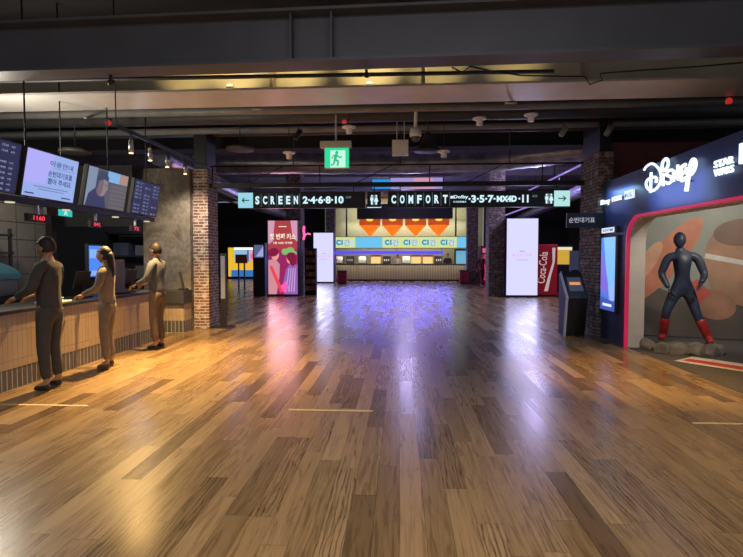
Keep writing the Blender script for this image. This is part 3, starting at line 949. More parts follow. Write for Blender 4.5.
MB().bbox((-0.35, -0.7, 0), (0.35, 0.7, 0.95), M_dark).build('stand', t)
MB().bbox((-0.33, -0.62, 0.95), (0.33, 0.62, 1.18), M_chrome).build('body', t, bevel=0.01)
mb = MB()
prof = []
n = 10
vs, fs = [], []
for i in range(n + 1):
    a = pi * 0.5 * i / n
    for y in (-0.65, 0.65):
        vs.append((-0.34 + 0.72 * sin(a), y, 1.18 + 0.28 * cos(a)))
for i in range(n):
    fs.append((2 * i, 2 * i + 1, 2 * i + 3, 2 * i + 2))
fs.append(tuple(2 * i for i in range(n + 1)) + (len(vs),))
fs.append(tuple(2 * i + 1 for i in range(n + 1)) + (len(vs) + 1,))
fs.append((0, len(vs), len(vs) + 1, 1))
fs.append((2 * n, 2 * n + 1, len(vs) + 1, len(vs)))
vs += [(-0.34, -0.65, 1.18), (-0.34, 0.65, 1.18)]
MB().add(vs, fs, M_teal).build('hood', t)
t = thing('wire_shelf', 'black two tier wire shelf on the tiled wall', 'shelf', (-6.35, 6.9, 1.55))
for z in (0.0, 0.28):
    MB().bbox((-0.22, -1.1, z), (0.20, 1.0, z + 0.03), M_black).build('tier', t)
for y in (-1.0, 0.95):
    MB().bbox((0.16, y - 0.02, -0.5), (0.2, y + 0.02, 0.40), M_black).build('post', t)
for k in range(5):
    o = MB().lathe([(0.06, 0), (0.075, 0.17), (0.07, 0.18), (0.06, 0.18)], (0, 0, 0), M_dark if k % 2 else M_pipe, 14).build('canister', loc=(-6.35, 6.15 + k * 0.36, 1.58))
    tag(o, ('first', 'second', 'third', 'fourth', 'fifth')[k] + ' canister from the near end of the wire shelf', 'canister', 'canisters on the wire shelf')
# passage contents: shelves with dark boxes
t = thing('storage_rack', 'dark metal storage rack in the passage behind the counter', 'rack', (-6.1, 12.2, 0))
for x in (-0.9, 0.7):
    MB().bbox((x - .03, -0.25, 0), (x + .03, 0.25, 2.1), M_black).build('upright', t)
for z in (0.4, 0.95, 1.5, 2.05):
    MB().bbox((-0.95, -0.25, z), (0.75, 0.25, z + .04), M_black).build('shelf', t)
light('passage_lamp', 'POINT', (-6.0, 11.4, 2.6), 18, (0.8, 0.85, 1.0), size=0.2)
light('counter_lamp', 'POINT', (-5.6, 6.6, 2.85), 110, (1.0, 0.92, 0.75), size=0.25)
k = 0
for z in (0.44, 0.99, 1.54):
    for x in (-0.6, -0.05, 0.42):
        k += 1
        o = MB().box((0, 0, 0.15), (0.38, 0.34, 0.30 if k % 2 else 0.24), mat('grey_carton_%d' % (k % 3), ((0.12, 0.11, 0.10), (0.08, 0.09, 0.12), (0.16, 0.15, 0.15))[k % 3], 0.7)).build('carton', loc=(-6.1 + x, 12.2, z + (0.0 if k % 2 else -0.03)))
        tag(o, 'carton on the %s shelf of the passage rack, %s' % ({0.44: 'lowest', 0.99: 'middle', 1.54: 'upper'}[z], {-0.6: 'at the left end', -0.05: 'in the middle', 0.42: 'at the right end'}[x]), 'box', 'cartons on the storage rack')

# slim sign stand at the red brick column
t = thing('sign_stand', 'slim black stand with pale notice panel beside the red brick column', 'stand', (-3.74, 10.72, 0))
MB().bbox((-0.20, -0.16, 0), (0.20, 0.16, 0.02), M_black).build('foot', t)
MB().bbox((-0.065, -0.02, 0.02), (0.065, 0.02, 1.58), M_black).build('frame', t)
MB().bbox((-0.045, -0.024, 0.62), (0.045, -0.0205, 1.52), mat('pale_notice', (0.22, 0.23, 0.30), 0.4)).build('notice', t)

# ------------------------------------------------------------------ sign gantry
t = thing('gantry_truss', 'black truss bar spanning the hall between the brick columns', 'truss', (0, 10.6, 2.98))
MB().bbox((-3.94, -0.05, -0.045), (3.66, 0.05, 0.045), M_black).build('lower_chord', t)
MB().tube([(-3.94, 0, 0.40), (3.66, 0, 0.40)], 0.018, M_black, 8).build('upper_chord', t)
for k in range(10):
    x = -3.9 + k * 0.75
    if k % 3 == 0:
        MB().tube([(x, 0, 0.04), (x, 0, 0.40)], 0.012, M_black, 6).build('web_bar', t)
    elif k % 3 == 1:
        MB().tube([(x, 0, 0.04), (x + 0.75, 0, 0.40)], 0.010, M_black, 6).build('web_bar', t)
for x in (-2.2, 0.0, 2.2):
    MB().tube([(x, 0, 0.40), (x, 0, 2.2)], 0.012, M_black, 6).build('rod', t)
SZ = 2.50


def signbox(x0, x1, lab):
    t = thing('direction_sign', lab, 'sign', ((x0 + x1) / 2, 10.55, SZ), 'lit direction signs on the gantry')
    W = x1 - x0
    MB().bbox((-W / 2, -0.05, 0), (W / 2, 0.05, 0.33), mat('sign_black', (0.012, 0.014, 0.02), 0.35)).build('case', t, bevel=0.004)
    for x in (-W / 2 + 0.25, W / 2 - 0.25):
        MB().tube([(x, 0.0, 0.33), (x, 0.0, 0.434)], 0.012, M_black, 6).build('hanger', t)
    return t, W


def toilet(mb, o, x):
    for k, dx in enumerate((-0.045, 0.045)):
        mb.disc(o, FR, UP, x + dx, 0.075, 0.020, 0.020, G_letter, 0.003)
        if k == 0:
            mb.poly(o, FR, UP, [(x + dx - .032, .045), (x + dx + .032, .045), (x + dx + .032, -.02), (x + dx + .018, -.02), (x + dx + .018, -.10), (x + dx - .018, -.10), (x + dx - .018, -.02), (x + dx - .032, -.02)], G_letter, 0.003)
        else:
            mb.poly(o, FR, UP, [(x + dx - .018, .045), (x + dx + .018, .045), (x + dx + .045, -.04), (x + dx + .018, -.04), (x + dx + .018, -.10), (x + dx - .018, -.10), (x + dx - .018, -.04), (x + dx - .045, -.04)], G_letter, 0.003)
    mb.rect(o, FR, UP, x - 0.003, -0.10, x + 0.003, 0.10, G_letter, 0.003)


def arrow(mb, o, x, s):
    mb.rect(o, FR, UP, x - 0.06 if s < 0 else x - 0.075, -0.010, x + 0.075 if s < 0 else x + 0.06, 0.010, M_black, 0.006)
    mb.poly(o, FR, UP, [(x + s * 0.085, 0), (x + s * 0.03, 0.055), (x + s * 0.015, 0.042), (x + s * 0.058, 0), (x + s * 0.015, -0.042), (x + s * 0.03, -0.055)][::s], M_black, 0.006)


def cells(mb, o, word, x, pitch, h):
    for i, ch in enumerate(word):
        mb.text(ch, o, FR, UP, x + i * pitch, 0, h, G_letter, pitch * 0.55, 0.045, 0.004)
        mb.rect(o, FR, UP, x + (i + 0.5) * pitch - 0.003, -0.14, x + (i + 0.5) * pitch + 0.003, 0.14, glow('sign_divider', (0.2, 0.28, 0.32), 0.8), 0.003)


t, W = signbox(-3.33, -0.70, 'lit black direction sign reading SCREEN with left arrow')
o0 = (0, -0.051, 0.165)
mb = MB().rect(o0, FR, UP, -W / 2, -0.155, -W / 2 + 0.31, 0.155, G_panel, 0.004)
arrow(mb, o0, -W / 2 + 0.155, -1)
mb.build('arrow_panel', t, label='lit blue panel with left arrow')
mb = MB()
cells(mb, o0, 'SCREEN', -W / 2 + 0.40, 0.160, 0.17)
mb.text('2·4·6·8·10', o0, FR, UP, -W / 2 + 1.76, 0, 0.155, G_letter, 0.84, 0.04, 0.004)
mb.text('관', o0, FR, UP, -W / 2 + 2.28, 0.05, 0.04, glow('sign_dim', (0.2, 0.3, 0.34), 0.7), 0.13, 0.02, 0.004)
mb.build('lettering', t)
t = thing('restroom_sign', 'small black restroom sign between the two direction signs', 'sign', (-0.53, 10.57, SZ), 'lit direction signs on the gantry')
MB().bbox((-0.14, -0.05, 0.0), (0.14, 0.05, 0.33), mat('sign_black')).build('case', t)
mb = MB()
toilet(mb, (0, -0.051, 0.165), 0.0)
mb.rect((0, -0.051, 0.165), FR, UP, -0.14, -0.165, 0.14, -0.15, G_letter, 0.003)
mb.build('symbol', t)
MB().tube([(0, 0.0, 0.33), (0, 0.0, 0.434)], 0.012, M_black, 6).build('hanger', t)
t, W = signbox(-0.25, 3.37, 'lit black direction sign reading COMFORT with right arrow')
mb = MB().rect(o0, FR, UP, W / 2 - 0.31, -0.155, W / 2, 0.155, G_panelr, 0.004)
arrow(mb, o0, W / 2 - 0.155, 1)
mb.build('arrow_panel', t, label='pale lit panel with right arrow')
mb = MB()
cells(mb, o0, 'COMFORT', -W / 2 + 0.12, 0.173, 0.17)
x = -W / 2
mb.rect(o0, FR, UP, x + 1.26, 0.012, x + 1.32, 0.062, G_letter, 0.004)
mb.text('Dolby', o0, FR, UP, x + 1.47, 0.035, 0.085, G_letter, 0.29, 0.03, 0.004)
mb.text('CINEMA', o0, FR, UP, x + 1.45, -0.055, 0.035, G_letter, 0.26, 0.02, 0.004, sp=1.2)
mb.text('·3·5·7·', o0, FR, UP, x + 1.89, 0, 0.155, G_letter, 0.54, 0.04, 0.004)
mb.text('MX4D', o0, FR, UP, x + 2.38, 0, 0.125, G_letter, 0.40, 0.06, 0.004)
mb.text('·11', o0, FR, UP, x + 2.71, 0, 0.155, G_letter, 0.20, 0.04, 0.004)
mb.text('관', o0, FR, UP, x + 2.93, 0.05, 0.04, glow('sign_dim'), 0.12, 0.02, 0.004)
mb.build('lettering', t)
mb = MB()
toilet(mb, o0, x + 3.21)
mb.build('symbol', t)

# ------------------------------------------------------------------ right: booth wall fittings
t = thing('shop_sign', 'large glowing white script sign on the navy booth wall', 'sign', (XW - 0.05, 7.3, 2.62))


def stroke(mb, pts, r, m, closed=False):
    P = [Vector((0, a - 7.3, b - 2.62)) for a, b in pts]
    fine = []
    for i in range(len(P) - 1):
        p0, p1, p2, p3 = P[max(i - 1, 0)], P[i], P[i + 1], P[min(i + 2, len(P) - 1)]
        for k in range(5):
            u = k / 5
            fine.append(0.5 * ((2 * p1) + (p2 - p0) * u + (2 * p0 - 5 * p1 + 4 * p2 - p3) * u * u + (3 * p1 - p0 - 3 * p2 + p3) * u ** 3))
    fine.append(P[-1])
    rr = r if isinstance(r, (list, tuple)) else [r, r]
    n = len(fine)
    mb.tube(fine, [rr[0] + (rr[1] - rr[0]) * i / (n - 1) for i in range(n)], m, 10)


def line(mb, a, b, r, m):
    mb.tube([Vector((0, a[0] - 7.3, a[1] - 2.62)), Vector((0, b[0] - 7.3, b[1] - 2.62))], r, m, 10)


for nm, fn in (
    ('letter_d', lambda mb: (line(mb, (7.88, 2.75), (7.885, 2.45), 0.021, G_white), stroke(mb, [(8.10, 2.82), (8.03, 2.86), (7.87, 2.875), (7.72, 2.81), (7.61, 2.71), (7.585, 2.60), (7.65, 2.52), (7.77, 2.475), (7.88, 2.48), (7.98, 2.53), (8.03, 2.60), (7.99, 2.65), (7.89, 2.67), (7.76, 2.66), (7.71, 2.62), (7.73, 2.58)], [0.018, 0.021], G_white))),
    ('letter_i', lambda mb: (line(mb, (7.53, 2.68), (7.52, 2.50), 0.021, G_white), stroke(mb, [(7.52, 2.71), (7.565, 2.77), (7.54, 2.84), (7.47, 2.87), (7.41, 2.84), (7.40, 2.77), (7.45, 2.73), (7.52, 2.71)], 0.021, G_white))),
    ('letter_s', lambda mb: stroke(mb, [(7.29, 2.685), (7.39, 2.69), (7.43, 2.64), (7.32, 2.595), (7.29, 2.54), (7.38, 2.515), (7.45, 2.54)], 0.021, G_white)),
    ('letter_n', lambda mb: (line(mb, (7.245, 2.52), (7.25, 2.67), 0.020, G_white), line(mb, (7.25, 2.67), (7.13, 2.53), 0.020, G_white), line(mb, (7.13, 2.53), (7.15, 2.73), 0.020, G_white))),
    ('letter_e', lambda mb: (stroke(mb, [(6.96, 2.70), (7.06, 2.67), (7.045, 2.51), (6.94, 2.53)], 0.024, G_white), line(mb, (7.05, 2.59), (6.965, 2.61), 0.024, G_white))),
    ('letter_y', lambda mb: stroke(mb, [(6.935, 2.66), (6.93, 2.60), (6.87, 2.55), (6.79, 2.57), (6.735, 2.64), (6.745, 2.71), (6.80, 2.73), (6.85, 2.66), (6.885, 2.53), (6.925, 2.35)], [0.022, 0.027], G_white)),
):
    mb = MB()
    fn(mb)
    mb.build(nm, t)
light('sign_halo', 'AREA', (XW - 0.14, 7.3, 2.42), 5, (0.40, 0.55, 1.0), (XW, 7.3, 2.4), (1.4, 0.4))
for y, z in ((7.885, 2.55), (7.53, 2.6), (7.33, 2.6), (7.25, 2.6), (7.05, 2.59), (6.90, 2.48)):
    MB().tube([(0.0, y - 7.3, z - 2.62), (0.049, y - 7.3, z - 2.62)], 0.012, M_soft, 6).build('standoff', t)
# small lit logos
for nm, txt, y, z, wdt, hh, lab, inv in (('logo_sign', 'Disney', 9.60, 2.49, 0.40, 0.12, 'small glowing script logo sign furthest left on the navy wall', False),
                                         ('logo_sign', 'PIXAR', 9.10, 2.505, 0.38, 0.08, 'small glowing spaced letter logo sign on the navy wall', False),
                                         ('logo_sign', 'MARVEL', 8.65, 2.515, 0.30, 0.13, 'small white box logo sign left of the big script', True)):
    t = thing(nm, lab, 'sign', (XW, y, z), 'small lit logo signs on the navy wall')
    if inv:
        MB().bbox((-0.04, -wdt / 2, -hh / 2), (-0.005, wdt / 2, hh / 2), glow('logo_box_white', (0.75, 0.9, 1.0), 1.0)).build('light_box', t)
        MB().text(txt, (-0.041, 0, 0), RW, UP, 0, 0, hh * 0.62, mat('logo_red', (0.25, 0.02, 0.03)), wdt * 0.88, 0.01, 0.002).build('lettering', t)
    else:
        if txt == 'Disney':
            mb = MB().text(txt, (-0.03, 0, 0), RW, (0, -0.12, 0.99), 0, 0, hh, G_white, wdt, 0.015, 0.0, 0.01)
        else:
            mb = MB().text(txt, (-0.03, 0, 0), RW, UP, 0, 0, hh, G_white, wdt, 0.0, 0.0, 0.01, 1.15)
        mb.build('lettering', t)
        MB().bbox((-0.03, -wdt / 2, -0.008), (-0.001, wdt / 2, 0.008), M_navy).build('mount', t)
light('logo_halo', 'AREA', (XW - 0.15, 9.1, 2.62), 4, (0.35, 0.65, 1.0), (XW, 9.1, 2.45), (0.9, 0.15))
t = thing('logo_sign', 'glowing two line stacked logo sign right of the big script', 'sign', (XW, 6.18, 2.54), 'small lit logo signs on the navy wall')
mb = MB()
mb.text('STAR', (-0.03, 0, 0), RW, UP, 0.0, 0.05, 0.085, G_white, 0.36, 0.02, 0.0, 0.01)
mb.text('WARS', (-0.03, 0, 0), RW, UP, 0.0, -0.05, 0.085, G_white, 0.36, 0.02, 0.0, 0.01)
mb.build('lettering', t)
MB().bbox((-0.03, -0.19, -0.006), (-0.001, 0.19, 0.006), M_navy).build('mount', t)
t = thing('logo_sign', 'glowing framed logo sign cut by the right picture edge', 'sign', (XW, 5.72, 2.62), 'small lit logo signs on the navy wall')
mb = MB()
for a, b in (((-0.20, -0.10), (-0.17, 0.12)), ((0.17, -0.10), (0.20, 0.12)), ((-0.20, 0.09), (0.20, 0.12)), ((-0.20, -0.10), (0.20, -0.07))):
    mb.bbox((-0.04, a[0], a[1]), (-0.005, b[0], b[1]), G_white)
mb.build('frame', t)
# blue film poster screen with header
t = thing('poster_screen', 'blue lit poster screen on the navy wall left of the pink arch', 'screen', (XW, 9.39, 0.52))
MB().bbox((-0.045, -0.37, 0.0), (-0.002, 0.34, 1.36), M_soft).build('case', t)
o0 = (-0.046, 0.02, 0.68)
mb = MB().rect(o0, RW, UP, -0.31, -0.65, 0.31, 0.65, glow('poster_blue', (0.06, 0.22, 0.80), 1.0))
mb.poly(o0, RW, UP, [(0.31, 0.65), (0.31, -0.1), (0.05, -0.3), (-0.08, 0.1), (-0.2, 0.65)], glow('poster_sky', (0.22, 0.55, 0.95), 1.0), 0.003)
mb.poly(o0, RW, UP, [(-0.31, 0.45), (-0.12, 0.2), (0.04, -0.2), (-0.05, -0.42), (-0.31, -0.30)], glow('poster_violet', (0.22, 0.16, 0.75), 1.0), 0.004)
mb.poly(o0, RW, UP, [(0.05, -0.3), (0.31, -0.1), (0.31, -0.45), (0.1, -0.5)], glow('poster_pale', (0.36, 0.50, 0.95), 1.0), 0.004)
mb.poly(o0, RW, UP, [(-0.31, -0.42), (0.31, -0.48), (0.31, -0.65), (-0.31, -0.65)], glow('poster_deep', (0.05, 0.10, 0.45), 1.0), 0.005)
mb.rect(o0, RW, UP, -0.2, -0.58, 0.2, -0.53, glow('poster_white', (0.8, 0.85, 1.0), 1.0), 0.006)
mb.build('display', t)
t = thing('header_sign', 'small white lettered light box above the blue poster screen', 'sign', (XW, 9.38, 1.97))
MB().bbox((-0.06, -0.34, -0.05), (-0.002, 0.32, 0.06), M_soft).build('case', t)
mb = MB().rect((-0.061, 0, 0.005), RW, UP, -0.30, -0.045, 0.26, 0.045, glow('header_white', (0.75, 0.85, 1.0), 1.0))
mb.text('SHOWTIME', (-0.061, 0, 0.005), RW, UP, -0.02, 0, 0.05, M_dark, 0.46, 0.02, 0.004)
mb.build('lettering', t)
# queue ticket sign on the column
t = thing('queue_sign', 'black sign with white lettering fixed on the brown brick column', 'sign', (3.40, 9.74, 2.04))
MB().bbox((-0.33, -0.025, 0), (0.34, 0.025, 0.27), mat('sign_black')).build('board', t)
MB().text('순번대기표', (0, -0.026, 0.14), FR, UP, -0.06, 0, 0.10, glow('queue_text', (0.55, 0.55, 0.66), 0.75), 0.47, 0.01, 0.002).build('lettering', t)
MB().bbox((0.20, 0.025, 0.08), (0.30, 0.085, 0.2), M_black).build('bracket', t)
# ticket kiosk
t = thing('ticket_kiosk', 'slanted black ticket kiosk with white side edge at the brown column', 'kiosk', (3.36, 9.95, 0))
prof = [(-0.02, 0.0), (0.42, 0.0), (0.42, 1.18), (0.24, 1.22), (-0.20, 0.74), (-0.16, 0.62)]   # (depth y, z)
mb = MB()
mb.prism([(p[0], p[1]) for p in prof], (0.14, 0.0, 0), (0, 1, 0), UP, 0.36, M_black)
mb.build('body', t, bevel=0.01)
mb = MB()
mb.prism([(p[0], p[1]) for p in prof[3:6]] + [(-0.06, 0.0), (0.02, 0.0), (-0.09, 0.64), (-0.12, 0.74), (0.26, 1.16)], (-0.225, 0.0, 0), (0, 1, 0), UP, 0.025, mat('white_trim', (0.6, 0.6, 0.66), 0.35))
mb.build('side_edge', t, label='white side edge')
nrm = Vector((0, -0.74, 0.67))
xd, yd = Vector((1, 0, 0)), Vector((0, 0.676, 0.737))
mb = MB().rect((-0.04, 0.02, 0.982), xd, yd, -0.13, -0.17, 0.13, 0.17, glow('kiosk_screen', (0.05, 0.05, 0.09), 0.8), 0.004)
mb.rect((-0.04, 0.02, 0.982), xd, yd, -0.10, -0.02, 0.10, 0.05, glow('kiosk_orange', (0.9, 0.4, 0.15), 0.8), 0.006)
mb.build('display', t)
MB().bbox((-0.03, 0.28, 1.18), (0.03, 0.34, 1.44), M_black).build('post', t)
MB().bbox((-0.07, 0.25, 1.25), (0.10, 0.28, 1.62), mat('grey_blue_panel', (0.18, 0.2, 0.3), 0.4)).build('notice_panel', t)


# ------------------------------------------------------------------ tall LED kiosks
def led_kiosk(x0, x1, y, h, lab, paint):
    W = x1 - x0
    t = thing('advert_screen', lab, 'screen', ((x0 + x1) / 2, y, 0), 'tall advertising screens')
    MB().bbox((-W / 2 - 0.04, -0.1, 0), (W / 2 + 0.04, 0.25, 0.07), M_soft).build('base', t)
    cs = MB().bbox((-W / 2 - 0.03, -0.08, 0.07), (W / 2 + 0.03, 0.22, h), M_soft).build('case', t, bevel=0.01)
    mb = MB()
    paint(mb, (0, -0.081, h / 2 + 0.03), W, h - 0.1)
    mb.build('display', cs)
    return t


def lilac(mb, o, W, H):
    mb.rect(o, FR, UP, -W / 2, -H / 2, W / 2, H / 2, G_lilac)
    g = glow('advert_pink', (0.9, 0.35, 0.6), 1.0)
    g2 = glow('advert_grey', (0.35, 0.35, 0.7), 1.0)
    mb.rect(o, FR, UP, -0.10, 0.20, 0.10, 0.23, g2, 0.004)
    mb.text('즐거운 영화', o, FR, UP, 0.0, 0.07, 0.11, g, W * 0.66, 0.0, 0.004)
    mb.rect(o, FR, UP, -0.22, -0.12, 0.22, -0.10, g2, 0.004)


def film(mb, o, W, H):
    mb.rect(o, FR, UP, -W / 2, -H / 2, W / 2, H / 2, glow('film_red', (0.42, 0.05, 0.06), 1.0))
    mb.poly(o, FR, UP, [(-W / 2, H / 2), (-0.30, H / 2), (-0.38, 0.62), (-W / 2, 0.5)], glow('film_pink_pale', (0.66, 0.33, 0.48), 1.0), 0.003)
    mb.poly(o, FR, UP, [(W / 2, H / 2), (0.30, H / 2), (0.38, 0.75), (W / 2, 0.6)], glow('film_pink_pale', (0.85, 0.50, 0.68), 1.0), 0.003)
    mb.poly(o, FR, UP, [(-W / 2, 0.25), (W / 2, 0.3), (W / 2, -H / 2), (-W / 2, -H / 2)], glow('film_magenta', (0.32, 0.02, 0.12), 1.0), 0.003)
    cr_ = glow('film_cream', (1.0, 0.85, 0.66), 1.0)
    mb.text('첫 번째 키스', o, FR, UP, 0, 0.80, 0.23, cr_, W * 0.88, 0.03, 0.006)
    mb.text('2월 26일 대개봉', o, FR, UP, 0, 0.56, 0.09, cr_, W * 0.66, 0.02, 0.006)
    mb.rect(o, FR, UP, -0.15, 1.16, 0.15, 1.19, cr_, 0.006)
    for cx, cy, rx, ry in ((0.08, 0.22, 0.13, 0.12), (0.28, 0.28, 0.16, 0.11), (0.42, 0.16, 0.12, 0.09)):
        mb.disc(o, FR, UP, cx, cy, rx, ry, glow('film_leaf', (0.22, 0.50, 0.16), 1.0), 0.004)
    # two people facing each other
    hair = glow('film_hair', (0.22, 0.01, 0.05), 1.0)
    skin = glow('film_pink_skin', (0.85, 0.32, 0.33), 1.0)
    mb.poly(o, FR, UP, [(-W / 2, -0.1), (-0.30, -0.05), (-0.12, -0.25), (-0.14, -0.75), (-0.25, -H / 2), (-W / 2, -H / 2)], glow('film_coat_pale', (0.66, 0.27, 0.33), 1.0), 0.005)
    mb.poly(o, FR, UP, [(W / 2, -0.28), (0.30, -0.22), (0.12, -0.45), (0.02, -0.9), (0.04, -H / 2), (W / 2, -H / 2)], glow('film_shirt_violet', (0.30, 0.12, 0.44), 1.0), 0.005)
    mb.poly(o, FR, UP, [(-0.52, -0.35), (-0.42, -0.3), (0.02, -1.28), (-0.10, -1.35)], glow('film_scarf', (0.85, 0.06, 0.10), 1.0), 0.0055)
    mb.disc(o, FR, UP, -0.30, 0.10, 0.15, 0.20, skin, 0.006)
    mb.disc(o, FR, UP, -0.36, 0.20, 0.20, 0.16, hair, 0.007, 0.3)
    mb.disc(o, FR, UP, 0.28, -0.05, 0.14, 0.19, skin, 0.006)
    mb.disc(o, FR, UP, 0.34, 0.02, 0.19, 0.18, hair, 0.007, -0.4)
    mb.disc(o, FR, UP, 0.38, -0.12, 0.13, 0.2, hair, 0.0075)
    for k in range(4):
        mb.poly(o, FR, UP, [(0.22 + k * .08, -0.4), (0.25 + k * .08, -0.4), (0.14 + k * .1, -1.3), (0.10 + k * .1, -1.3)], glow('film_stripe', (0.6, 0.4, 0.75), 1.0), 0.008)
    mb.poly(o, FR, UP, [(-0.1, -1.1), (0.1, -0.9), (0.22, -1.15), (0.05, -1.36)], glow('film_hot', (0.95, 0.12, 0.5), 1.0), 0.009)


led_kiosk(-5.02, -3.89, 19.5, 2.90, 'tall lit film poster screen in pink and red with two people', film)
led_kiosk(3.96, 5.10, 19.5, 2.94, 'tall lilac white advert screen on the right of the hall', lilac)
led_kiosk(-4.95, -3.82, 29.45, 2.90, 'distant tall lilac white advert screen left of the snack counter', lilac)

# dark machine left of the poster
t = thing('ticket_machine', 'black ticket machine with lit screen left of the pink poster', 'machine', (-5.42, 19.7, 0))
MB().bbox((-0.22, -0.2, 0), (0.24, 0.3, 2.05), M_soft).build('body', t, bevel=0.01)
mb = MB().rect((0, -0.201, 1.72), FR, UP, -0.17, -0.24, 0.19, 0.24, glow('machine_screen', (0.10, 0.12, 0.26), 1.0))
mb.poly((0, -0.201, 1.72), FR, UP, [(-0.1, -0.2), (0.19, -0.2), (0.19, 0.2)], glow('machine_screen_two', (0.35, 0.38, 0.7), 1.0), 0.004)
mb.build('display', t)
t = thing('neon_sign', 'small pink neon figure sign on the dark brick column', 'sign', (-3.86, 20.3, 2.45))
gp = glow('pink_neon', (1.0, 0.12, 0.35), 1.6)
mb = MB()
mb.tube([(0.05, -0.1, -0.25), (0.06, 0.05, -0.1), (0.06, -0.1, 0.1), (0.06, 0.0, 0.25)], 0.05, gp, 8)
mb.tube([(0.06, 0.05, -0.1), (0.2, 0.0, -0.02), (0.32, 0.0, -0.05)], 0.03, gp, 8)
mb.build('tube', t)
MB().bbox((0.0, -0.12, -0.3), (0.02, 0.12, 0.3), M_black).build('plate', t)

# snack rack to the right of the poster
t = thing('snack_rack', 'tall snack rack with gold and brown packets beside the pink poster', 'rack', (-3.55, 20.3, 0))
MB().bbox((-0.18, 0.15, 0), (0.22, 0.2, 1.85), M_dark).build('back', t)
for x in (-0.19, 0.21):
    MB().bbox((x, -0.15, 0), (x + 0.02, 0.2, 1.85), M_dark).build('side', t)
for k in range(6):
    MB().bbox((-0.17, -0.15, 0.15 + k * 0.28), (0.21, 0.15, 0.17 + k * 0.28), M_dark).build('shelf', t)
cols = [(0.40, 0.24, 0.05), (0.28, 0.13, 0.04), (0.35, 0.05, 0.05)]
for k in range(6):
    for j in range(3):
        c = (k + j) % 3
        o = MB().box((0, 0, 0.092), (0.10, 0.14, 0.17), mat('packet_%d' % c, cols[c], 0.4)).build('snack_packet', loc=(-3.66 + j * 0.13, 20.25, 0.17 + k * 0.28))
        tag(o, '%s snack packet on shelf %s of the tall rack, %s' % (('gold', 'brown', 'red')[c], ('one, the lowest', 'two', 'three', 'four', 'five', 'six, the topmost')[k], ('left', 'middle', 'right')[j]), 'packet', 'packets in the snack rack')

# ------------------------------------------------------------------ drinks machines on the right
t = thing('vending_machine', 'red drinks vending machine with white script behind the lilac screen', 'vending machine', (5.42, 20.3, 0))
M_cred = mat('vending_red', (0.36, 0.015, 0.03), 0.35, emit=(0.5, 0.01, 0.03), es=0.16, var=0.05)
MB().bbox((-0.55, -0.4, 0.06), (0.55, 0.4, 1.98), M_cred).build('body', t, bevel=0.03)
MB().bbox((-0.5, -0.35, 0.0), (0.5, 0.35, 0.06), M_black).build('plinth', t)
gcw = glow('vending_white', (0.62, 0.5, 0.5), 0.75)
mb = MB().text('Coca-Cola', (0.0, -0.402, 1.1), (0.09, 0, 0.996), (-0.996, 0, 0.09), 0, 0.02, 0.30, gcw, 1.2, 0.01, 0.004)
pts = []
mb.poly((0, -0.402, 0), FR, UP, [(0.34, 1.85), (0.46, 1.85), (0.44, 1.3), (0.30, 0.75), (0.20, 0.2), (0.06, 0.2), (0.2, 0.75), (0.36, 1.3)], gcw, 0.004)
mb.build('logo', t)
t = thing('drinks_fridge', 'glowing red drinks fridge beyond the dark column on the right', 'fridge', (4.85, 28.5, 0))
MB().bbox((-0.5, -0.35, 0), (0.5, 0.4, 2.1), mat('fridge_red', (0.30, 0.01, 0.02), 0.4)).build('body', t, bevel=0.02)
mb = MB().rect((0, -0.352, 0.95), FR, UP, -0.4, -0.7, 0.4, 0.7, glow('fridge_glow', (1.0, 0.06, 0.14), 0.55), 0.002)
mb.rect((0, -0.352, 1.85), FR, UP, -0.4, -0.12, 0.4, 0.12, glow('fridge_top', (1.0, 0.2, 0.3), 0.6), 0.002)
mb.build('lit_door', t)
t = thing('game_machine', 'yellow lit game machine behind the red vending machine', 'machine', (6.75, 22.5, 0))
MB().bbox((-0.55, -0.3, 0), (0.55, 0.4, 1.15), M_dark).build('lower_case', t)
mb = MB().bbox((-0.55, -0.3, 1.15), (0.55, 0.4, 2.0), M_dark)
mb.rect((0, -0.302, 1.55), FR, UP, -0.5, -0.36, 0.5, 0.36, glow('game_yellow', (0.75, 0.45, 0.05), 0.8), 0.002)
mb.rect((0, -0.302, 1.86), FR, UP, -0.5, -0.06, 0.5, 0.06, glow('game_pale', (0.9, 0.85, 0.6), 0.9), 0.004)
mb.build('lit_case', t)

# ------------------------------------------------------------------ left far storefront
t = thing('photo_booth', 'lit yellow and blue photo booth at the far left back', 'booth', (-10.8, 35.0, 0))
MB().bbox((-1.15, 0.0, 0), (1.15, 0.5, 2.35), M_dark).build('case', t)
o0 = (0, -0.002, 1.15)
mb = MB().rect(o0, FR, UP, -1.05, -1.0, 1.05, 1.0, glow('booth_yellow', (0.85, 0.50, 0.03), 1.0))
mb.rect(o0, FR, UP, -0.62, 0.02, 0.28, 0.85, glow('booth_sky', (0.28, 0.5, 0.72), 1.0), 0.006)
mb.rect(o0, FR, UP, 0.38, 0.02, 1.0, 0.85, glow('booth_pink', (0.65, 0.4, 0.5), 1.0), 0.006)
mb.rect(o0, FR, UP, 0.28, 0.02, 0.40, 0.85, glow('booth_blue', (0.05, 0.12, 0.5), 1.0), 0.007)
mb.rect(o0, FR, UP, -0.85, -1.0, 1.05, -0.55, glow('booth_blue_low', (0.03, 0.18, 0.50), 1.0), 0.006)
mb.rect(o0, FR, UP, -0.62, 0.85, 1.05, 1.0, glow('booth_tube', (0.85, 0.95, 1.0), 1.5), 0.008)
mb.disc(o0, FR, UP, 0.72, 0.4, 0.2, 0.25, glow('booth_rose', (0.8, 0.15, 0.2), 1.0), 0.009)
mb.build('lit_front', t)
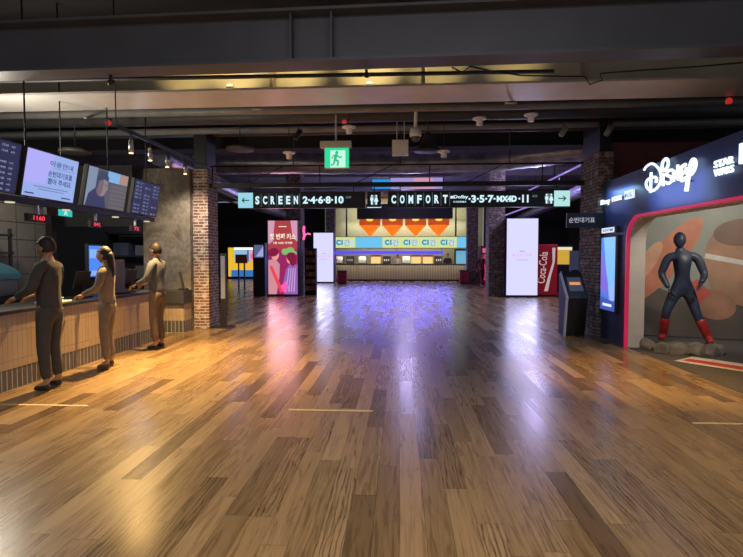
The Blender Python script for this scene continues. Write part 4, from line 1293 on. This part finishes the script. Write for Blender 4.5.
for x, y, lab in ((-7.55, 24.2, 'red legged board stand in front of the photo booth, left one'), (-7.65, 27.6, 'red legged board stand in front of the photo booth, right one')):
    t = thing('board_stand', lab, 'stand', (x, y, 0), 'red legged board stands')
    for lx in (-0.14, 0.14):
        MB().bbox((lx - 0.03, -0.03, 0), (lx + 0.03, 0.03, 1.2), mat('red_stand', (0.22, 0.03, 0.03), 0.5)).build('leg', t)
    MB().bbox((-0.28, -0.05, 1.2), (0.28, 0.05, 1.62), mat('red_board', (0.45, 0.10, 0.08), 0.5)).build('board', t)
t = thing('left_screen_wall', 'dim lit poster frame on the left rear wall', 'screen', (-10.0, 35.4, 3.0))

COL.objects.unlink(t)
bpy.data.objects.remove(t)

# ------------------------------------------------------------------ snack counter at the back
CY = 32.1
t = thing('snack_counter', 'long far snack counter with ribbed beige front', 'counter', (0.1, CY, 0))
for k in range(5):
    x = -4.6 + k * 1.84
    MB().bbox((x, 0, 0.10), (x + 1.83, 0.7, 1.02), M_rib).build('front_panel', t)
MB().bbox((-4.6, 0.05, 0), (4.6, 0.7, 0.1), M_black).build('plinth', t)
MB().bbox((-4.65, -0.04, 1.02), (4.65, 0.75, 1.07), M_black).build('worktop', t)
light('counter_wash', 'AREA', (0.1, CY - 0.5, 1.5), 70, (1.0, 0.85, 0.6), (0.1, CY, 0.6), (8.5, 0.1))
light('kitchen_light', 'AREA', (0.3, 33.0, 3.8), 70, (1.0, 0.95, 0.75), (0.3, 33.3, 0), (8.0, 0.5))
light('olive_wall_wash', 'AREA', (0.3, 32.4, 4.7), 110, (1.0, 0.97, 0.8), (0.3, 33.6, 3.2), (8.0, 0.3))
t = thing('menu_board', 'long lit yellow and blue menu board over the snack counter', 'menu board', (0.05, CY + 0.1, 2.04))
MB().bbox((-4.45, 0.0, 0), (4.5, 0.12, 0.74), M_dark).build('case', t)
mb = MB()
o0 = (0, -0.002, 0.37)
gy = glow('menu_yellow', (0.75, 0.80, 0.16), 0.95)
gb = glow('menu_blue', (0.16, 0.58, 0.92), 0.95)
gpal = glow('menu_pale', (0.55, 0.80, 0.70), 0.95)
gt = glow('menu_teal', (0.02, 0.26, 0.34), 0.9)
gr = glow('menu_grey', (0.50, 0.50, 0.45), 0.9)
for x0, x1, kind in ((-4.4, -2.85, 1), (-2.85, -1.15, 0), (-1.15, 0.45 - .44, 1), (0.01, 1.16, 1), (1.16, 2.31, 1), (2.31, 3.46, 2), (3.46, 4.45, 0)):
    if kind == 0:
        mb.rect(o0, FR, UP, x0, -0.34, x1, 0.34, gb)
    else:
        mb.rect(o0, FR, UP, x0, -0.34, x1, 0.34, gy)
        mb.rect(o0, FR, UP, x0 + 0.08, -0.24, x1 - 0.06, 0.24, gpal, 0.01)
        xc = (x0 + x1) / 2
        mb.text('C1', o0, FR, UP, xc - 0.22, 0, 0.34, gt, 0.42, 0.06, 0.02)
        mb.text('간', o0, FR, UP, xc + 0.25, -0.02, 0.42, gr, 0.4, 0.03, 0.02)
mb.build('lit_panel', t)
for x in (-3.4, 3.4):
    MB().tube([(x, 0.06, 0.74), (x, 0.06, 2.9)], 0.05, M_black, 8).build('hanger', t)
t = thing('led_tube', 'long blue LED tube below the menu board', 'lamp', (-0.2, CY + 0.15, 1.78))
MB().tube([(-4.2, 0, 0), (2.9, 0, 0)], 0.10, G_blueled, 10).build('tube', t)
for x in (-4.1, 0, 2.8):
    MB().tube([(x, 0.0, 0.05), (x, 0.0, 0.255)], 0.015, M_black, 6).build('hanger', t)
light('blue_led_light', 'AREA', (-0.2, CY - 0.1, 1.75), 150, (0.12, 0.12, 1.0), (-0.2, 24, 0.4), (7, 0.1))
# orange lamps
M_or = mat('orange_lampshade', (0.55, 0.13, 0.01), 0.5, emit=(1.0, 0.20, 0.01), es=0.95, var=0.04)
M_ord = mat('orange_lamp_box', (0.40, 0.08, 0.01), 0.5, emit=(0.8, 0.12, 0.01), es=0.5, var=0.04)
for i in range(4):
    t = thing('orange_lamp', ('leftmost', 'second from left', 'third from left', 'rightmost')[i] + ' orange triangular lamp above the menu board', 'lamp', (-1.88 + i * 1.42, CY + 0.2, 2.82), 'orange triangular lamps')
    MB().lathe([(0.06, 0.0), (0.62, 0.62), (0.60, 0.64)], (0, 0, 0), M_or, 3 * 8).build('shade', t, label='orange cone shade')
    MB().bbox((-0.64, -0.35, 0.64), (0.64, 0.35, 1.05), M_ord).build('box', t, label='darker orange box')
    mb = MB().disc((0, -0.352, 0.98), FR, UP, 0, 0.0, 0.22, 0.09, glow('orange_lamp_bulb', (1.0, 0.75, 0.1), 1.0), 0.002)
    mb.build('glow_disc', t)
struct(MB().bbox((-2.65, CY - 0.4, 3.84), (3.2, CY + 0.0, 4.75), M_black).build('trim_5'))
# kitchen back equipment
M_bkt = mat('yellow_lit_glass', (0.5, 0.36, 0.1), 0.4, emit=(1.0, 0.72, 0.25), es=0.6, var=0.1)
names = ('leftmost', 'second', 'third', 'fourth', 'fifth', 'sixth', 'seventh', 'eighth', 'ninth')
xs = [-3.6, -2.7, -1.7, -0.3, 0.35]
for i, x in enumerate((-1.55, 1.02, 1.78)):
    t = thing('popcorn_machine', ('popcorn machine glowing yellow left of the middle', 'popcorn machine glowing yellow right of the middle', 'rightmost popcorn machine glowing yellow')[i], 'popcorn machine', (x, 33.2, 0.0), 'popcorn machines')
    MB().bbox((-0.32, -0.25, 0), (0.32, 0.25, 1.1), M_chrome).build('stand', t)
    MB().bbox((-0.30, -0.24, 1.1), (0.30, 0.24, 1.52), M_bkt).build('glass_case', t)
    MB().bbox((-0.33, -0.26, 1.52), (0.33, 0.26, 1.62), mat('machine_red', (0.35, 0.03, 0.03))).build('lid', t)
for i, x in enumerate((-3.9, -3.2, -2.4, -0.85, 0.40, 2.45)):
    t = thing('drink_dispenser', names[i] + ' drink dispenser from the left behind the snack counter', 'dispenser', (x, 33.1, 0.0), 'drink dispensers')
    MB().bbox((-0.25, -0.25, 0), (0.25, 0.25, 1.1), M_dark).build('stand', t)
    MB().bbox((-0.24, -0.2, 1.1), (0.24, 0.22, 1.55), M_soft if i % 2 else M_chrome).build('body', t, bevel=0.01)
    mb = MB()
    for k in range(3):
        mb.bbox((-0.16 + k * 0.13, -0.26, 1.25), (-0.10 + k * 0.13, -0.2, 1.36), M_chrome)
    mb.build('taps', t)
t = thing('lit_fridge', 'tall pale blue lit fridge at the right end of the snack counter', 'fridge', (4.1, 33.2, 0))
MB().bbox((-0.6, -0.25, 0), (0.6, 0.3, 2.0), M_dark).build('body', t)
mb = MB().rect((0, -0.252, 1.4), FR, UP, -0.55, -0.5, 0.2, 0.5, glow('fridge_blue', (0.12, 0.42, 0.62), 0.9), 0.002)
mb.rect((0, -0.252, 1.4), FR, UP, 0.2, -0.5, 0.55, 0.5, glow('fridge_peach', (0.5, 0.35, 0.32), 0.8), 0.002)
mb.build('lit_door', t)
for i, x in enumerate((-3.25, 3.62)):
    t = thing('red_bin', ('red waste bin at the left end of the snack counter', 'red waste bin at the right end of the snack counter')[i], 'bin', (x, 28.9 + i * 0.3, 0), 'red waste bins')
    MB().bbox((-0.26, -0.25, 0.04), (0.26, 0.25, 0.70), mat('bin_red', (0.34, 0.02, 0.035), 0.45)).build('body', t, bevel=0.02)
    MB().bbox((-0.27, -0.26, 0.70), (0.27, 0.26, 0.76), M_dark).build('lid', t)
    MB().bbox((-0.24, -0.23, 0), (0.24, 0.23, 0.04), M_black).build('foot', t)
t = thing('ceiling_monitor', 'pink and lilac ceiling monitor hanging beyond the sign gantry', 'screen', (0.75, 24.0, 4.60))
MB().bbox((-1.25, -0.04, 0), (1.25, 0.05, 0.58), M_soft).build('case', t)
mb = MB().rect((0, -0.042, 0.29), FR, UP, -1.2, -0.26, 1.2, 0.26, glow('monitor_lilac', (0.34, 0.28, 0.62), 1.0))
mb.poly((0, -0.042, 0.29), FR, UP, [(-0.3, -0.26), (0.9, -0.26), (0.7, 0.26), (-0.1, 0.26)], glow('monitor_pink', (0.62, 0.30, 0.45), 1.0), 0.004)
mb.build('display', t)
for x in (-0.8, 0.8):
    MB().tube([(x, 0, 0.58), (x, 0, 0.8)], 0.02, M_black, 6).build('hanger', t)
t = thing('ceiling_monitor', 'blue ceiling monitor hanging beyond the sign gantry', 'screen', (-0.88, 24.0, 4.62))
MB().bbox((-0.45, -0.04, 0), (0.45, 0.05, 0.5), M_soft).build('case', t)
MB().rect((0, -0.042, 0.25), FR, UP, -0.42, -0.22, 0.42, 0.22, glow('monitor_blue', (0.02, 0.30, 0.75), 1.0)).build('display', t)
MB().tube([(0, 0, 0.5), (0, 0, 0.8)], 0.02, M_black, 6).build('hanger', t)
# violet led lines in the right-hand ceiling
for i, (x, z) in enumerate(((6.0, 4.55), (5.3, 3.55))):
    t = thing('led_line', ('upper violet light line under the right rear ceiling', 'lower violet light line under the right rear ceiling')[i], 'lamp', (x, 15, z), 'violet light lines')
    MB().tube([(0, 1.6 if i == 0 else -1, 0), (-0.2, 16, 0)], 0.035, glow('violet_led', (0.35, 0.22, 0.75), 0.8), 8).build('tube', t)
    for yy in (2.5, 8, 15):
        MB().tube([(-yy * 0.0118, yy, 0.03), (-yy * 0.0118, yy, 5.4 - z)], 0.01, M_black, 6).build('hanger', t)
o = MB().tube([(-8.2, 22, 4.15), (-8.0, 34, 4.15)], 0.04, M_pipe, 8).build('ceiling_pipe')
tag(o, 'pale pipe running down the left rear ceiling', 'pipe')

# ------------------------------------------------------------------ floor marks
M_tape = mat('pale_tape', (0.55, 0.46, 0.27), 0.5, var=0.1)
for x0, x1, y, lab in ((-4.1, -3.14, 4.97, 'pale floor tape strip at the left by the ticket counter'), (-1.09, -0.26, 4.95, 'pale floor tape strip in the middle of the floor'), (2.64, 3.6, 4.75, 'pale floor tape strip at the right by the booth')):
    o = MB().bbox((x0, -0.02, 0), (x1, 0.02, 0.002), M_tape).build('floor_tape', loc=(0, y, 0.0005))
    tag(o, lab, 'tape', 'floor tape strips')
t = thing('floor_sticker', 'white floor sticker with red band on the alcove carpet', 'sticker', (4.55, 7.28, 0.0045), rz=radians(-52))
MB().bbox((-0.62, -0.28, 0), (0.62, 0.28, 0.002), mat('sticker_white', (0.50, 0.48, 0.46), 0.5, var=0.3, scale=25)).build('sheet', t)
MB().bbox((-0.56, -0.17, 0.002), (0.58, 0.06, 0.003), mat('sticker_red', (0.42, 0.03, 0.03), 0.5)).build('band', t, label='red band')

# ------------------------------------------------------------------ figures


def skin(nodes, edges, sub=1, root=0):
    names = list(nodes)
    me = bpy.data.meshes.new('s')
    me.from_pydata([nodes[n][0] for n in names], [(names.index(a), names.index(b)) for a, b in edges], [])
    ob = bpy.data.objects.new('s', me)
    COL.objects.link(ob)
    md = ob.modifiers.new('skin', 'SKIN')
    md.use_smooth_shade = True
    for i, n in enumerate(names):
        r = nodes[n][1]
        me.skin_vertices[0].data[i].radius = r if isinstance(r, tuple) else (r, r)
        me.skin_vertices[0].data[i].use_root = (i == root)
    if sub:
        s = ob.modifiers.new('sub', 'SUBSURF')
        s.levels = s.render_levels = sub
    dg = bpy.context.evaluated_depsgraph_get()
    dg.update()
    out = bpy.data.meshes.new_from_object(ob.evaluated_get(dg))
    bpy.data.objects.remove(ob)
    bpy.data.meshes.remove(me)
    return out


def chain(*n):
    return [(n[i], n[i + 1]) for i in range(len(n) - 1)]


M_skin = mat('skin', (0.42, 0.25, 0.17), 0.55, var=0.05)
M_eye = mat('eye_white', (0.7, 0.68, 0.64), 0.3, var=0)
M_iris = mat('iris', (0.03, 0.02, 0.015), 0.3, var=0)
M_lip = mat('lip', (0.34, 0.13, 0.11), 0.5, var=0)
M_hair = mat('black_hair', (0.018, 0.014, 0.012), 0.6, var=0.3, scale=40)


def head(mb, c, m, face=True, k=1.0):
    """head looking along -Y, centred at c"""
    n, r = 24, 18
    vs, fs = [], []
    for i in range(r + 1):
        ph = pi * i / r
        for j in range(n):
            a = 2 * pi * j / n
            x, y, z = sin(ph) * cos(a), sin(ph) * sin(a), cos(ph)
            f = max(0.0, -y)
            jaw = 1.0 - 0.30 * max(0.0, -z) ** 1.3
            X = 0.076 * x * jaw
            Y = 0.096 * y * (1.0 - 0.22 * max(0.0, -z) * (1 if y > 0 else 0.25))
            Z = 0.118 * z
            if face:
                Y -= 0.022 * math.exp(-((x / 0.16) ** 2) - ((z + 0.18) / 0.20) ** 2) * (f > 0.3)          # nose
                Y += 0.009 * math.exp(-(((abs(x) - 0.38) / 0.16) ** 2) - ((z - 0.06) / 0.13) ** 2) * (f > 0.3)  # eye sockets
                Y -= 0.006 * math.exp(-((x / 0.35) ** 2) - ((z + 0.85) / 0.16) ** 2) * (f > 0.1)             # chin
            vs.append((c[0] + X * k, c[1] + Y * k, c[2] + Z * k))
    for i in range(r):
        for j in range(n):
            fs.append((i * n + j, (i + 1) * n + j, (i + 1) * n + (j + 1) % n, i * n + (j + 1) % n))
    mb.add(vs, fs, m, True)
    if face:
        for s in (-1, 1):
            mb.ball((c[0] + s * 0.031, c[1] - 0.079, c[2] + 0.006), (0.013, 0.010, 0.008), M_eye, 10, 6)
            mb.ball((c[0] + s * 0.031, c[1] - 0.086, c[2] + 0.006), (0.006, 0.005, 0.006), M_iris, 8, 6)
            mb.ball((c[0] + s * 0.077, c[1] + 0.004, c[2] - 0.008), (0.010, 0.020, 0.030), m, 8, 6)
            mb.ball((c[0] + s * 0.031, c[1] - 0.084, c[2] + 0.026), (0.017, 0.006, 0.004), M_hair, 8, 5)
        mb.ball((c[0], c[1] - 0.083, c[2] - 0.056), (0.023, 0.010, 0.007), M_lip, 10, 6)


def hand(nodes, edges, side, wrist, fwd, palm_n, pre):
    """palm and five separate bent fingers growing from a wrist node"""
    w, f, nn = Vector(wrist), Vector(fwd).normalized(), Vector(palm_n).normalized()
    lat = f.cross(nn).normalized() * side
    return w, f, nn, lat


def add_hand(mb, m, wrist, fwd, palm_n, thumb):
    w, f, nn = Vector(wrist), Vector(fwd).normalized(), Vector(palm_n).normalized()
    lat = Vector(thumb).normalized()
    nodes = {'a': (w, (0.026, 0.02)), 'b': (w + f * 0.045, (0.036, 0.017)), 'c': (w + f * 0.085, (0.038, 0.014))}
    mb.mesh(skin(nodes, chain('a', 'b', 'c'), 1), m)
    for i, (o, ln) in enumerate(((0.030, 0.070), (0.010, 0.080), (-0.010, 0.074), (-0.029, 0.058))):
        b = w + f * 0.075 + lat * o
        p1 = b + f * ln * 0.5 + nn * 0.006
        p2 = b + f * ln * 0.82 + nn * 0.022
        p3 = b + f * ln * 1.0 + nn * 0.040
        mb.mesh(skin({'a': (b, 0.0095), 'b': (p1, 0.009), 'c': (p2, 0.0082), 'd': (p3, 0.007)}, chain('a', 'b', 'c', 'd'), 1), m)
    b = w + f * 0.030 + lat * 0.022
    mb.mesh(skin({'a': (b, 0.012), 'b': (b + f * 0.03 + lat * 0.026 + nn * 0.008, 0.0105), 'c': (b + f * 0.058 + lat * 0.030 + nn * 0.02, 0.0085)}, chain('a', 'b', 'c'), 1), m)


POSES = {
    # arms: elbow and wrist for left(-x) and right(+x), figure looking along -Y, z from the floor at height 1.72
    'stand': dict(el=((-0.225, 0.02, 1.14), (0.225, 0.02, 1.14)), wr=((-0.215, -0.06, 0.90), (0.215, -0.06, 0.90)), kn=((-0.10, -0.02, 0.49), (0.10, 0.0, 0.49)), an=((-0.11, 0.02, 0.09), (0.11, 0.04, 0.09))),
    'counter': dict(el=((-0.235, -0.05, 1.16), (0.235, -0.02, 1.15)), wr=((-0.16, -0.28, 1.06), (0.18, -0.26, 1.05)), kn=((-0.10, -0.03, 0.49), (0.11, 0.0, 0.49)), an=((-0.11, 0.02, 0.09), (0.13, 0.05, 0.09))),
    'walk': dict(el=((-0.225, 0.10, 1.15), (0.225, -0.06, 1.15)), wr=((-0.21, 0.12, 0.91), (0.20, -0.20, 0.95)), kn=((-0.09, -0.14, 0.50), (0.09, 0.05, 0.49)), an=((-0.09, -0.20, 0.09), (0.09, 0.27, 0.13))),
}


def person(label, loc, rz, pose, top, bottom, shoes, hair='short', scale=1.0, skirt=False, group=None):
    p = POSES[pose]
    t = thing('person', label, 'person', loc, group, rz)
    t.scale = (scale, scale, scale)
    sh = ((-0.165, 0.01, 1.385), (0.165, 0.01, 1.385))
    hp = ((-0.09, 0.01, 0.90), (0.09, 0.01, 0.90))
    base = {'pel': ((0, 0.01, 0.96), (0.115, 0.085)), 'wai': ((0, 0.0, 1.10), (0.105, 0.075)), 'che': ((0, 0.0, 1.27), (0.122, 0.085)), 'nb': ((0, 0.015, 1.42), (0.058, 0.052)), 'nk': ((0, 0.005, 1.50), 0.050), 'hd': ((0, -0.005, 1.56), 0.05)}
    ed = chain('pel', 'wai', 'che', 'nb', 'nk', 'hd')
    for s, q in ((0, 'l'), (1, 'r')):
        base['sh' + q] = (sh[s], 0.045)
        base['el' + q] = (p['el'][s], 0.034)
        base['wr' + q] = (p['wr'][s], 0.028)
        base['hp' + q] = (hp[s], 0.072)
        base['kn' + q] = (p['kn'][s], 0.056)
        base['an' + q] = (p['an'][s], 0.038)
        a = Vector(p['an'][s])
        base['to' + q] = (a + Vector((0, -0.13, -0.055)), 0.030)
        ed += chain('nb', 'sh' + q, 'el' + q, 'wr' + q) + chain('pel', 'hp' + q, 'kn' + q, 'an' + q, 'to' + q)
    mb = MB()
    mb.mesh(skin(base, ed, 1), M_skin)
    head(mb, (0, -0.02, 1.605), M_skin)
    for s in (0, 1):
        w_, e_ = Vector(p['wr'][s]), Vector(p['el'][s])
        f = (w_ - e_).normalized()
        if pose == 'counter':
            add_hand(mb, M_skin, w_, f, (0, 0, -1), ((1, 0, 0) if s == 0 else (-1, 0, 0)))
        else:
            add_hand(mb, M_skin, w_, f, ((1, 0, 0) if s == 0 else (-1, 0, 0)), (0, -1, 0))
    mb.build('body', t)
    # jacket
    g = 0.016
    jn = {'hem': ((0, 0.01, 0.86), (0.160, 0.125)), 'pel': ((0, 0.01, 0.97), (0.155, 0.12)), 'wai': ((0, 0, 1.10), (0.145, 0.112)), 'che': ((0, 0, 1.27), (0.168, 0.125)), 'nb': ((0, 0.015, 1.425), (0.09, 0.08)), 'col': ((0, 0.012, 1.47), (0.066, 0.066))}
    je = chain('hem', 'pel', 'wai', 'che', 'nb', 'col')
    for s, q in ((0, 'l'), (1, 'r')):
        e_, w_ = Vector(p['el'][s]), Vector(p['wr'][s])
        jn['sh' + q] = (sh[s], 0.072)
        jn['el' + q] = (e_, 0.058)
        jn['cu' + q] = (e_.lerp(w_, 0.93), 0.042)
        je += chain('nb', 'sh' + q, 'el' + q, 'cu' + q)
    MB().mesh(skin(jn, je, 1), top).build('jacket', t)
    tn = {'wst': ((0, 0.01, 1.0), (0.14, 0.108)), 'pel': ((0, 0.01, 0.93), (0.145, 0.112))}
    te = chain('wst', 'pel')
    for s, q in ((0, 'l'), (1, 'r')):
        k_, a_ = Vector(p['kn'][s]), Vector(p['an'][s])
        tn['hp' + q] = (Vector(hp[s]) - Vector((0, 0, 0.06)), 0.096)
        tn['kn' + q] = (k_, 0.072)
        tn['an' + q] = (k_.lerp(a_, 0.93), 0.058)
        te += chain('pel', 'hp' + q, 'kn' + q, 'an' + q)
    MB().mesh(skin(tn, te, 1), bottom).build('trousers', t)
    for s in (0, 1):
        a = Vector(p['an'][s])
        z0 = a.z - 0.09
        mb = MB()
        mb.mesh(skin({'h': ((a.x, a.y + 0.03, z0 + 0.045), (0.044, 0.042)), 'm': ((a.x, a.y - 0.06, z0 + 0.042), (0.046, 0.038)), 't': ((a.x, a.y - 0.15, z0 + 0.034), (0.042, 0.030))}, chain('h', 'm', 't'), 1), shoes)
        mb.build('shoe', t)
    mb = MB()
    n, r = 20, 10
    vs, fs = [], []
    for i in range(r + 1):
        ph = pi * i / r * (0.66 if hair == 'short' else 0.70)
        for j in range(n):
            a = 2 * pi * j / n
            x, y, z = sin(ph) * cos(a), sin(ph) * sin(a), cos(ph)
            if y < -0.2 and z < 0.45:
                z = 0.45 + (z - 0.45) * 0.15
                y *= 0.95
            vs.append((0.085 * x, -0.014 + 0.106 * y, 1.612 + 0.124 * z))
    for i in range(r):
        for j in range(n):
            fs.append((i * n + j, (i + 1) * n + j, (i + 1) * n + (j + 1) % n, i * n + (j + 1) % n))
    mb.add(vs, fs, M_hair, True)
    if hair == 'long':
        mb.mesh(skin({'a': ((0, 0.055, 1.66), (0.075, 0.05)), 'b': ((0, 0.075, 1.52), (0.085, 0.045)), 'c': ((0, 0.09, 1.38), (0.075, 0.035)), 'd': ((0, 0.095, 1.28), (0.05, 0.02))}, chain('a', 'b', 'c', 'd'), 1), M_hair)
    mb.build('hair', t)
    return t


def cloth(n, c):
    return mat(n, c, 0.85, var=0.12, scale=14)


person('person in dark jacket and dark trousers nearest at the ticket counter', (-3.98, 5.62, 0), radians(-90), 'counter', cloth('dark_wool', (0.05, 0.048, 0.05)), cloth('charcoal_denim', (0.055, 0.05, 0.048)), M_soft, 'short', 1.0)
person('person in beige jacket and taupe trousers second along the ticket counter', (-3.97, 6.75, 0), radians(-80), 'counter', cloth('beige_twill', (0.24, 0.195, 0.15)), cloth('taupe_cloth', (0.21, 0.165, 0.125)), cloth('brown_shoe', (0.12, 0.08, 0.05)), 'long', 0.95)
person('person in grey blue jacket and brown trousers at the far end of the ticket counter', (-3.97, 8.2, 0), radians(-95), 'counter', cloth('slate_cloth', (0.11, 0.12, 0.16)), cloth('brown_cloth', (0.15, 0.105, 0.075)), M_soft, 'short', 1.0)
person('person in dark red coat walking in the far hall beside the dark column', (4.0, 25.5, 0), radians(20), 'walk', cloth('dark_red_wool', (0.13, 0.015, 0.02)), cloth('wine_cloth', (0.09, 0.015, 0.025)), M_soft, 'long', 0.98)
person('person in navy jacket walking past the brick column by the big lilac screen', (3.05, 21.8, 0), radians(170), 'walk', cloth('navy_cloth', (0.03, 0.03, 0.065)), cloth('charcoal_denim', (0.055, 0.05, 0.048)), M_soft, 'short', 1.0).location = (4.35, 24.2, 0)
person('person in black uniform behind the snack counter at its right end', (3.05, 33.22, 0), 0, 'stand', cloth('black_cotton', (0.015, 0.015, 0.018)), cloth('black_cotton', (0.015, 0.015, 0.018)), M_soft, 'short', 1.0)
person('person in pale shirt behind the middle of the snack counter', (-0.15, 33.22, 0), 0, 'stand', cloth('pale_shirt', (0.55, 0.5, 0.42)), cloth('black_cotton', (0.015, 0.015, 0.018)), M_soft, 'long', 0.97)

# statue in the alcove: a plain faceless display figure on rocks
M_sta = mat('statue_navy', (0.028, 0.042, 0.085), 0.45, var=0.2, scale=10)
M_boot = mat('statue_red', (0.36, 0.025, 0.025), 0.4, var=0.15, scale=10)
M_rock = mat('grey_rock', (0.16, 0.142, 0.125), 0.9, var=0.35, scale=7, bump=0.6)
t = thing('statue', 'plain faceless navy statue with dark red boots striding on a rock base', 'statue', (4.47, 8.40, 0.0045))


def rock(mb, c, r, seed):
    rnd = random.Random(seed)
    bm = bmesh.new()
    bmesh.ops.create_icosphere(bm, subdivisions=3, radius=1)
    dirs = [(Vector((rnd.uniform(-1, 1), rnd.uniform(-1, 1), rnd.uniform(-1, 1))).normalized(), rnd.uniform(0.72, 0.95)) for _ in range(14)]
    for v in bm.verts:
        d = v.co.normalized()
        k = 1.0
        for n_, cut in dirs:
            q = d.dot(n_)
            if q > 0:
                k = min(k, cut / max(q, 1e-4))
        v.co = d * k
    vs = [(c[0] + v.co.x * r[0], c[1] + v.co.y * r[1], max(0.0, c[2] + v.co.z * r[2])) for v in bm.verts]
    fs = [tuple(v.index for v in f.verts) for f in bm.faces]
    bm.free()
    mb.add(vs, fs, M_rock, False)


mb = MB()
rock(mb, (0.0, 0.02, 0.04), (0.52, 0.42, 0.12), 1)
rb = mb.build('rock_base', t)
for i, (x, y, r) in enumerate(((-0.46, 0.1, 0.13), (-0.36, -0.14, 0.14), (-0.18, -0.27, 0.15), (0.04, -0.34, 0.16), (0.25, -0.36, 0.14), (0.42, -0.26, 0.12), (-0.42, 0.32, 0.13), (0.44, 0.0, 0.13))):
    mb = MB()
    rock(mb, (x, y, 0.04), (r, r * 0.85, r * 1.05), 10 + i)
    mb.build('boulder', rb)
K = 1.0
sn = {'pel': ((0.0, 0.0, 1.02), (0.125, 0.10)), 'wai': ((-0.01, 0.0, 1.16), (0.115, 0.09)), 'che': ((-0.02, 0.0, 1.36), (0.17, 0.115)), 'nb': ((-0.03, 0.0, 1.53), (0.085, 0.075)), 'nk': ((-0.05, 0, 1.60), 0.058), 'hd': ((-0.06, 0, 1.66), 0.06),
      'shl': ((-0.21, 0.06, 1.49), 0.078), 'ell': ((-0.29, 0.10, 1.22), 0.058), 'wrl': ((-0.24, -0.05, 1.0), 0.04),
      'shr': ((0.17, -0.08, 1.49), 0.078), 'elr': ((0.24, -0.16, 1.22), 0.058), 'wrr': ((0.10, -0.32, 1.10), 0.04),
      'hpl': ((-0.10, 0.02, 0.95), 0.098), 'knl': ((-0.26, -0.02, 0.62), 0.07), 'anl': ((-0.22, 0.14, 0.24), 0.05), 'tol': ((-0.30, 0.05, 0.18), 0.04),
      'hpr': ((0.10, 0.0, 0.95), 0.098), 'knr': ((0.17, -0.10, 0.60), 0.07), 'anr': ((0.33, -0.16, 0.22), 0.05), 'tor': ((0.28, -0.30, 0.17), 0.04)}
se = chain('pel', 'wai', 'che', 'nb', 'nk', 'hd')
for q in 'lr':
    se += chain('nb', 'sh' + q, 'el' + q, 'wr' + q) + chain('pel', 'hp' + q, 'kn' + q, 'an' + q, 'to' + q)
mb = MB()
mb.mesh(skin(sn, se, 2), M_sta)
head(mb, (-0.07, -0.01, 1.76), M_sta, False, 1.1)
for q, th in (('l', (0, -1, 0.2)), ('r', (-0.3, 0, 1))):
    f = Vector(sn['wr' + q][0]) - Vector(sn['el' + q][0])
    add_hand(mb, M_sta, sn['wr' + q][0], f, ((1, 0.2, 0) if q == 'l' else (-0.6, 0.3, -0.5)), th)
mb.build('figure', t)
for q in 'lr':
    k_, a_, o_ = [Vector(sn[x + q][0]) for x in ('kn', 'an', 'to')]
    mb = MB().mesh(skin({'k': (k_.lerp(a_, 0.12), 0.086), 'm': (k_.lerp(a_, 0.5), 0.080), 'a': (a_, 0.062), 't': (o_, 0.05)}, chain('k', 'm', 'a', 't'), 2), M_boot)
    mb.build('boot', t, label='dark red boot')
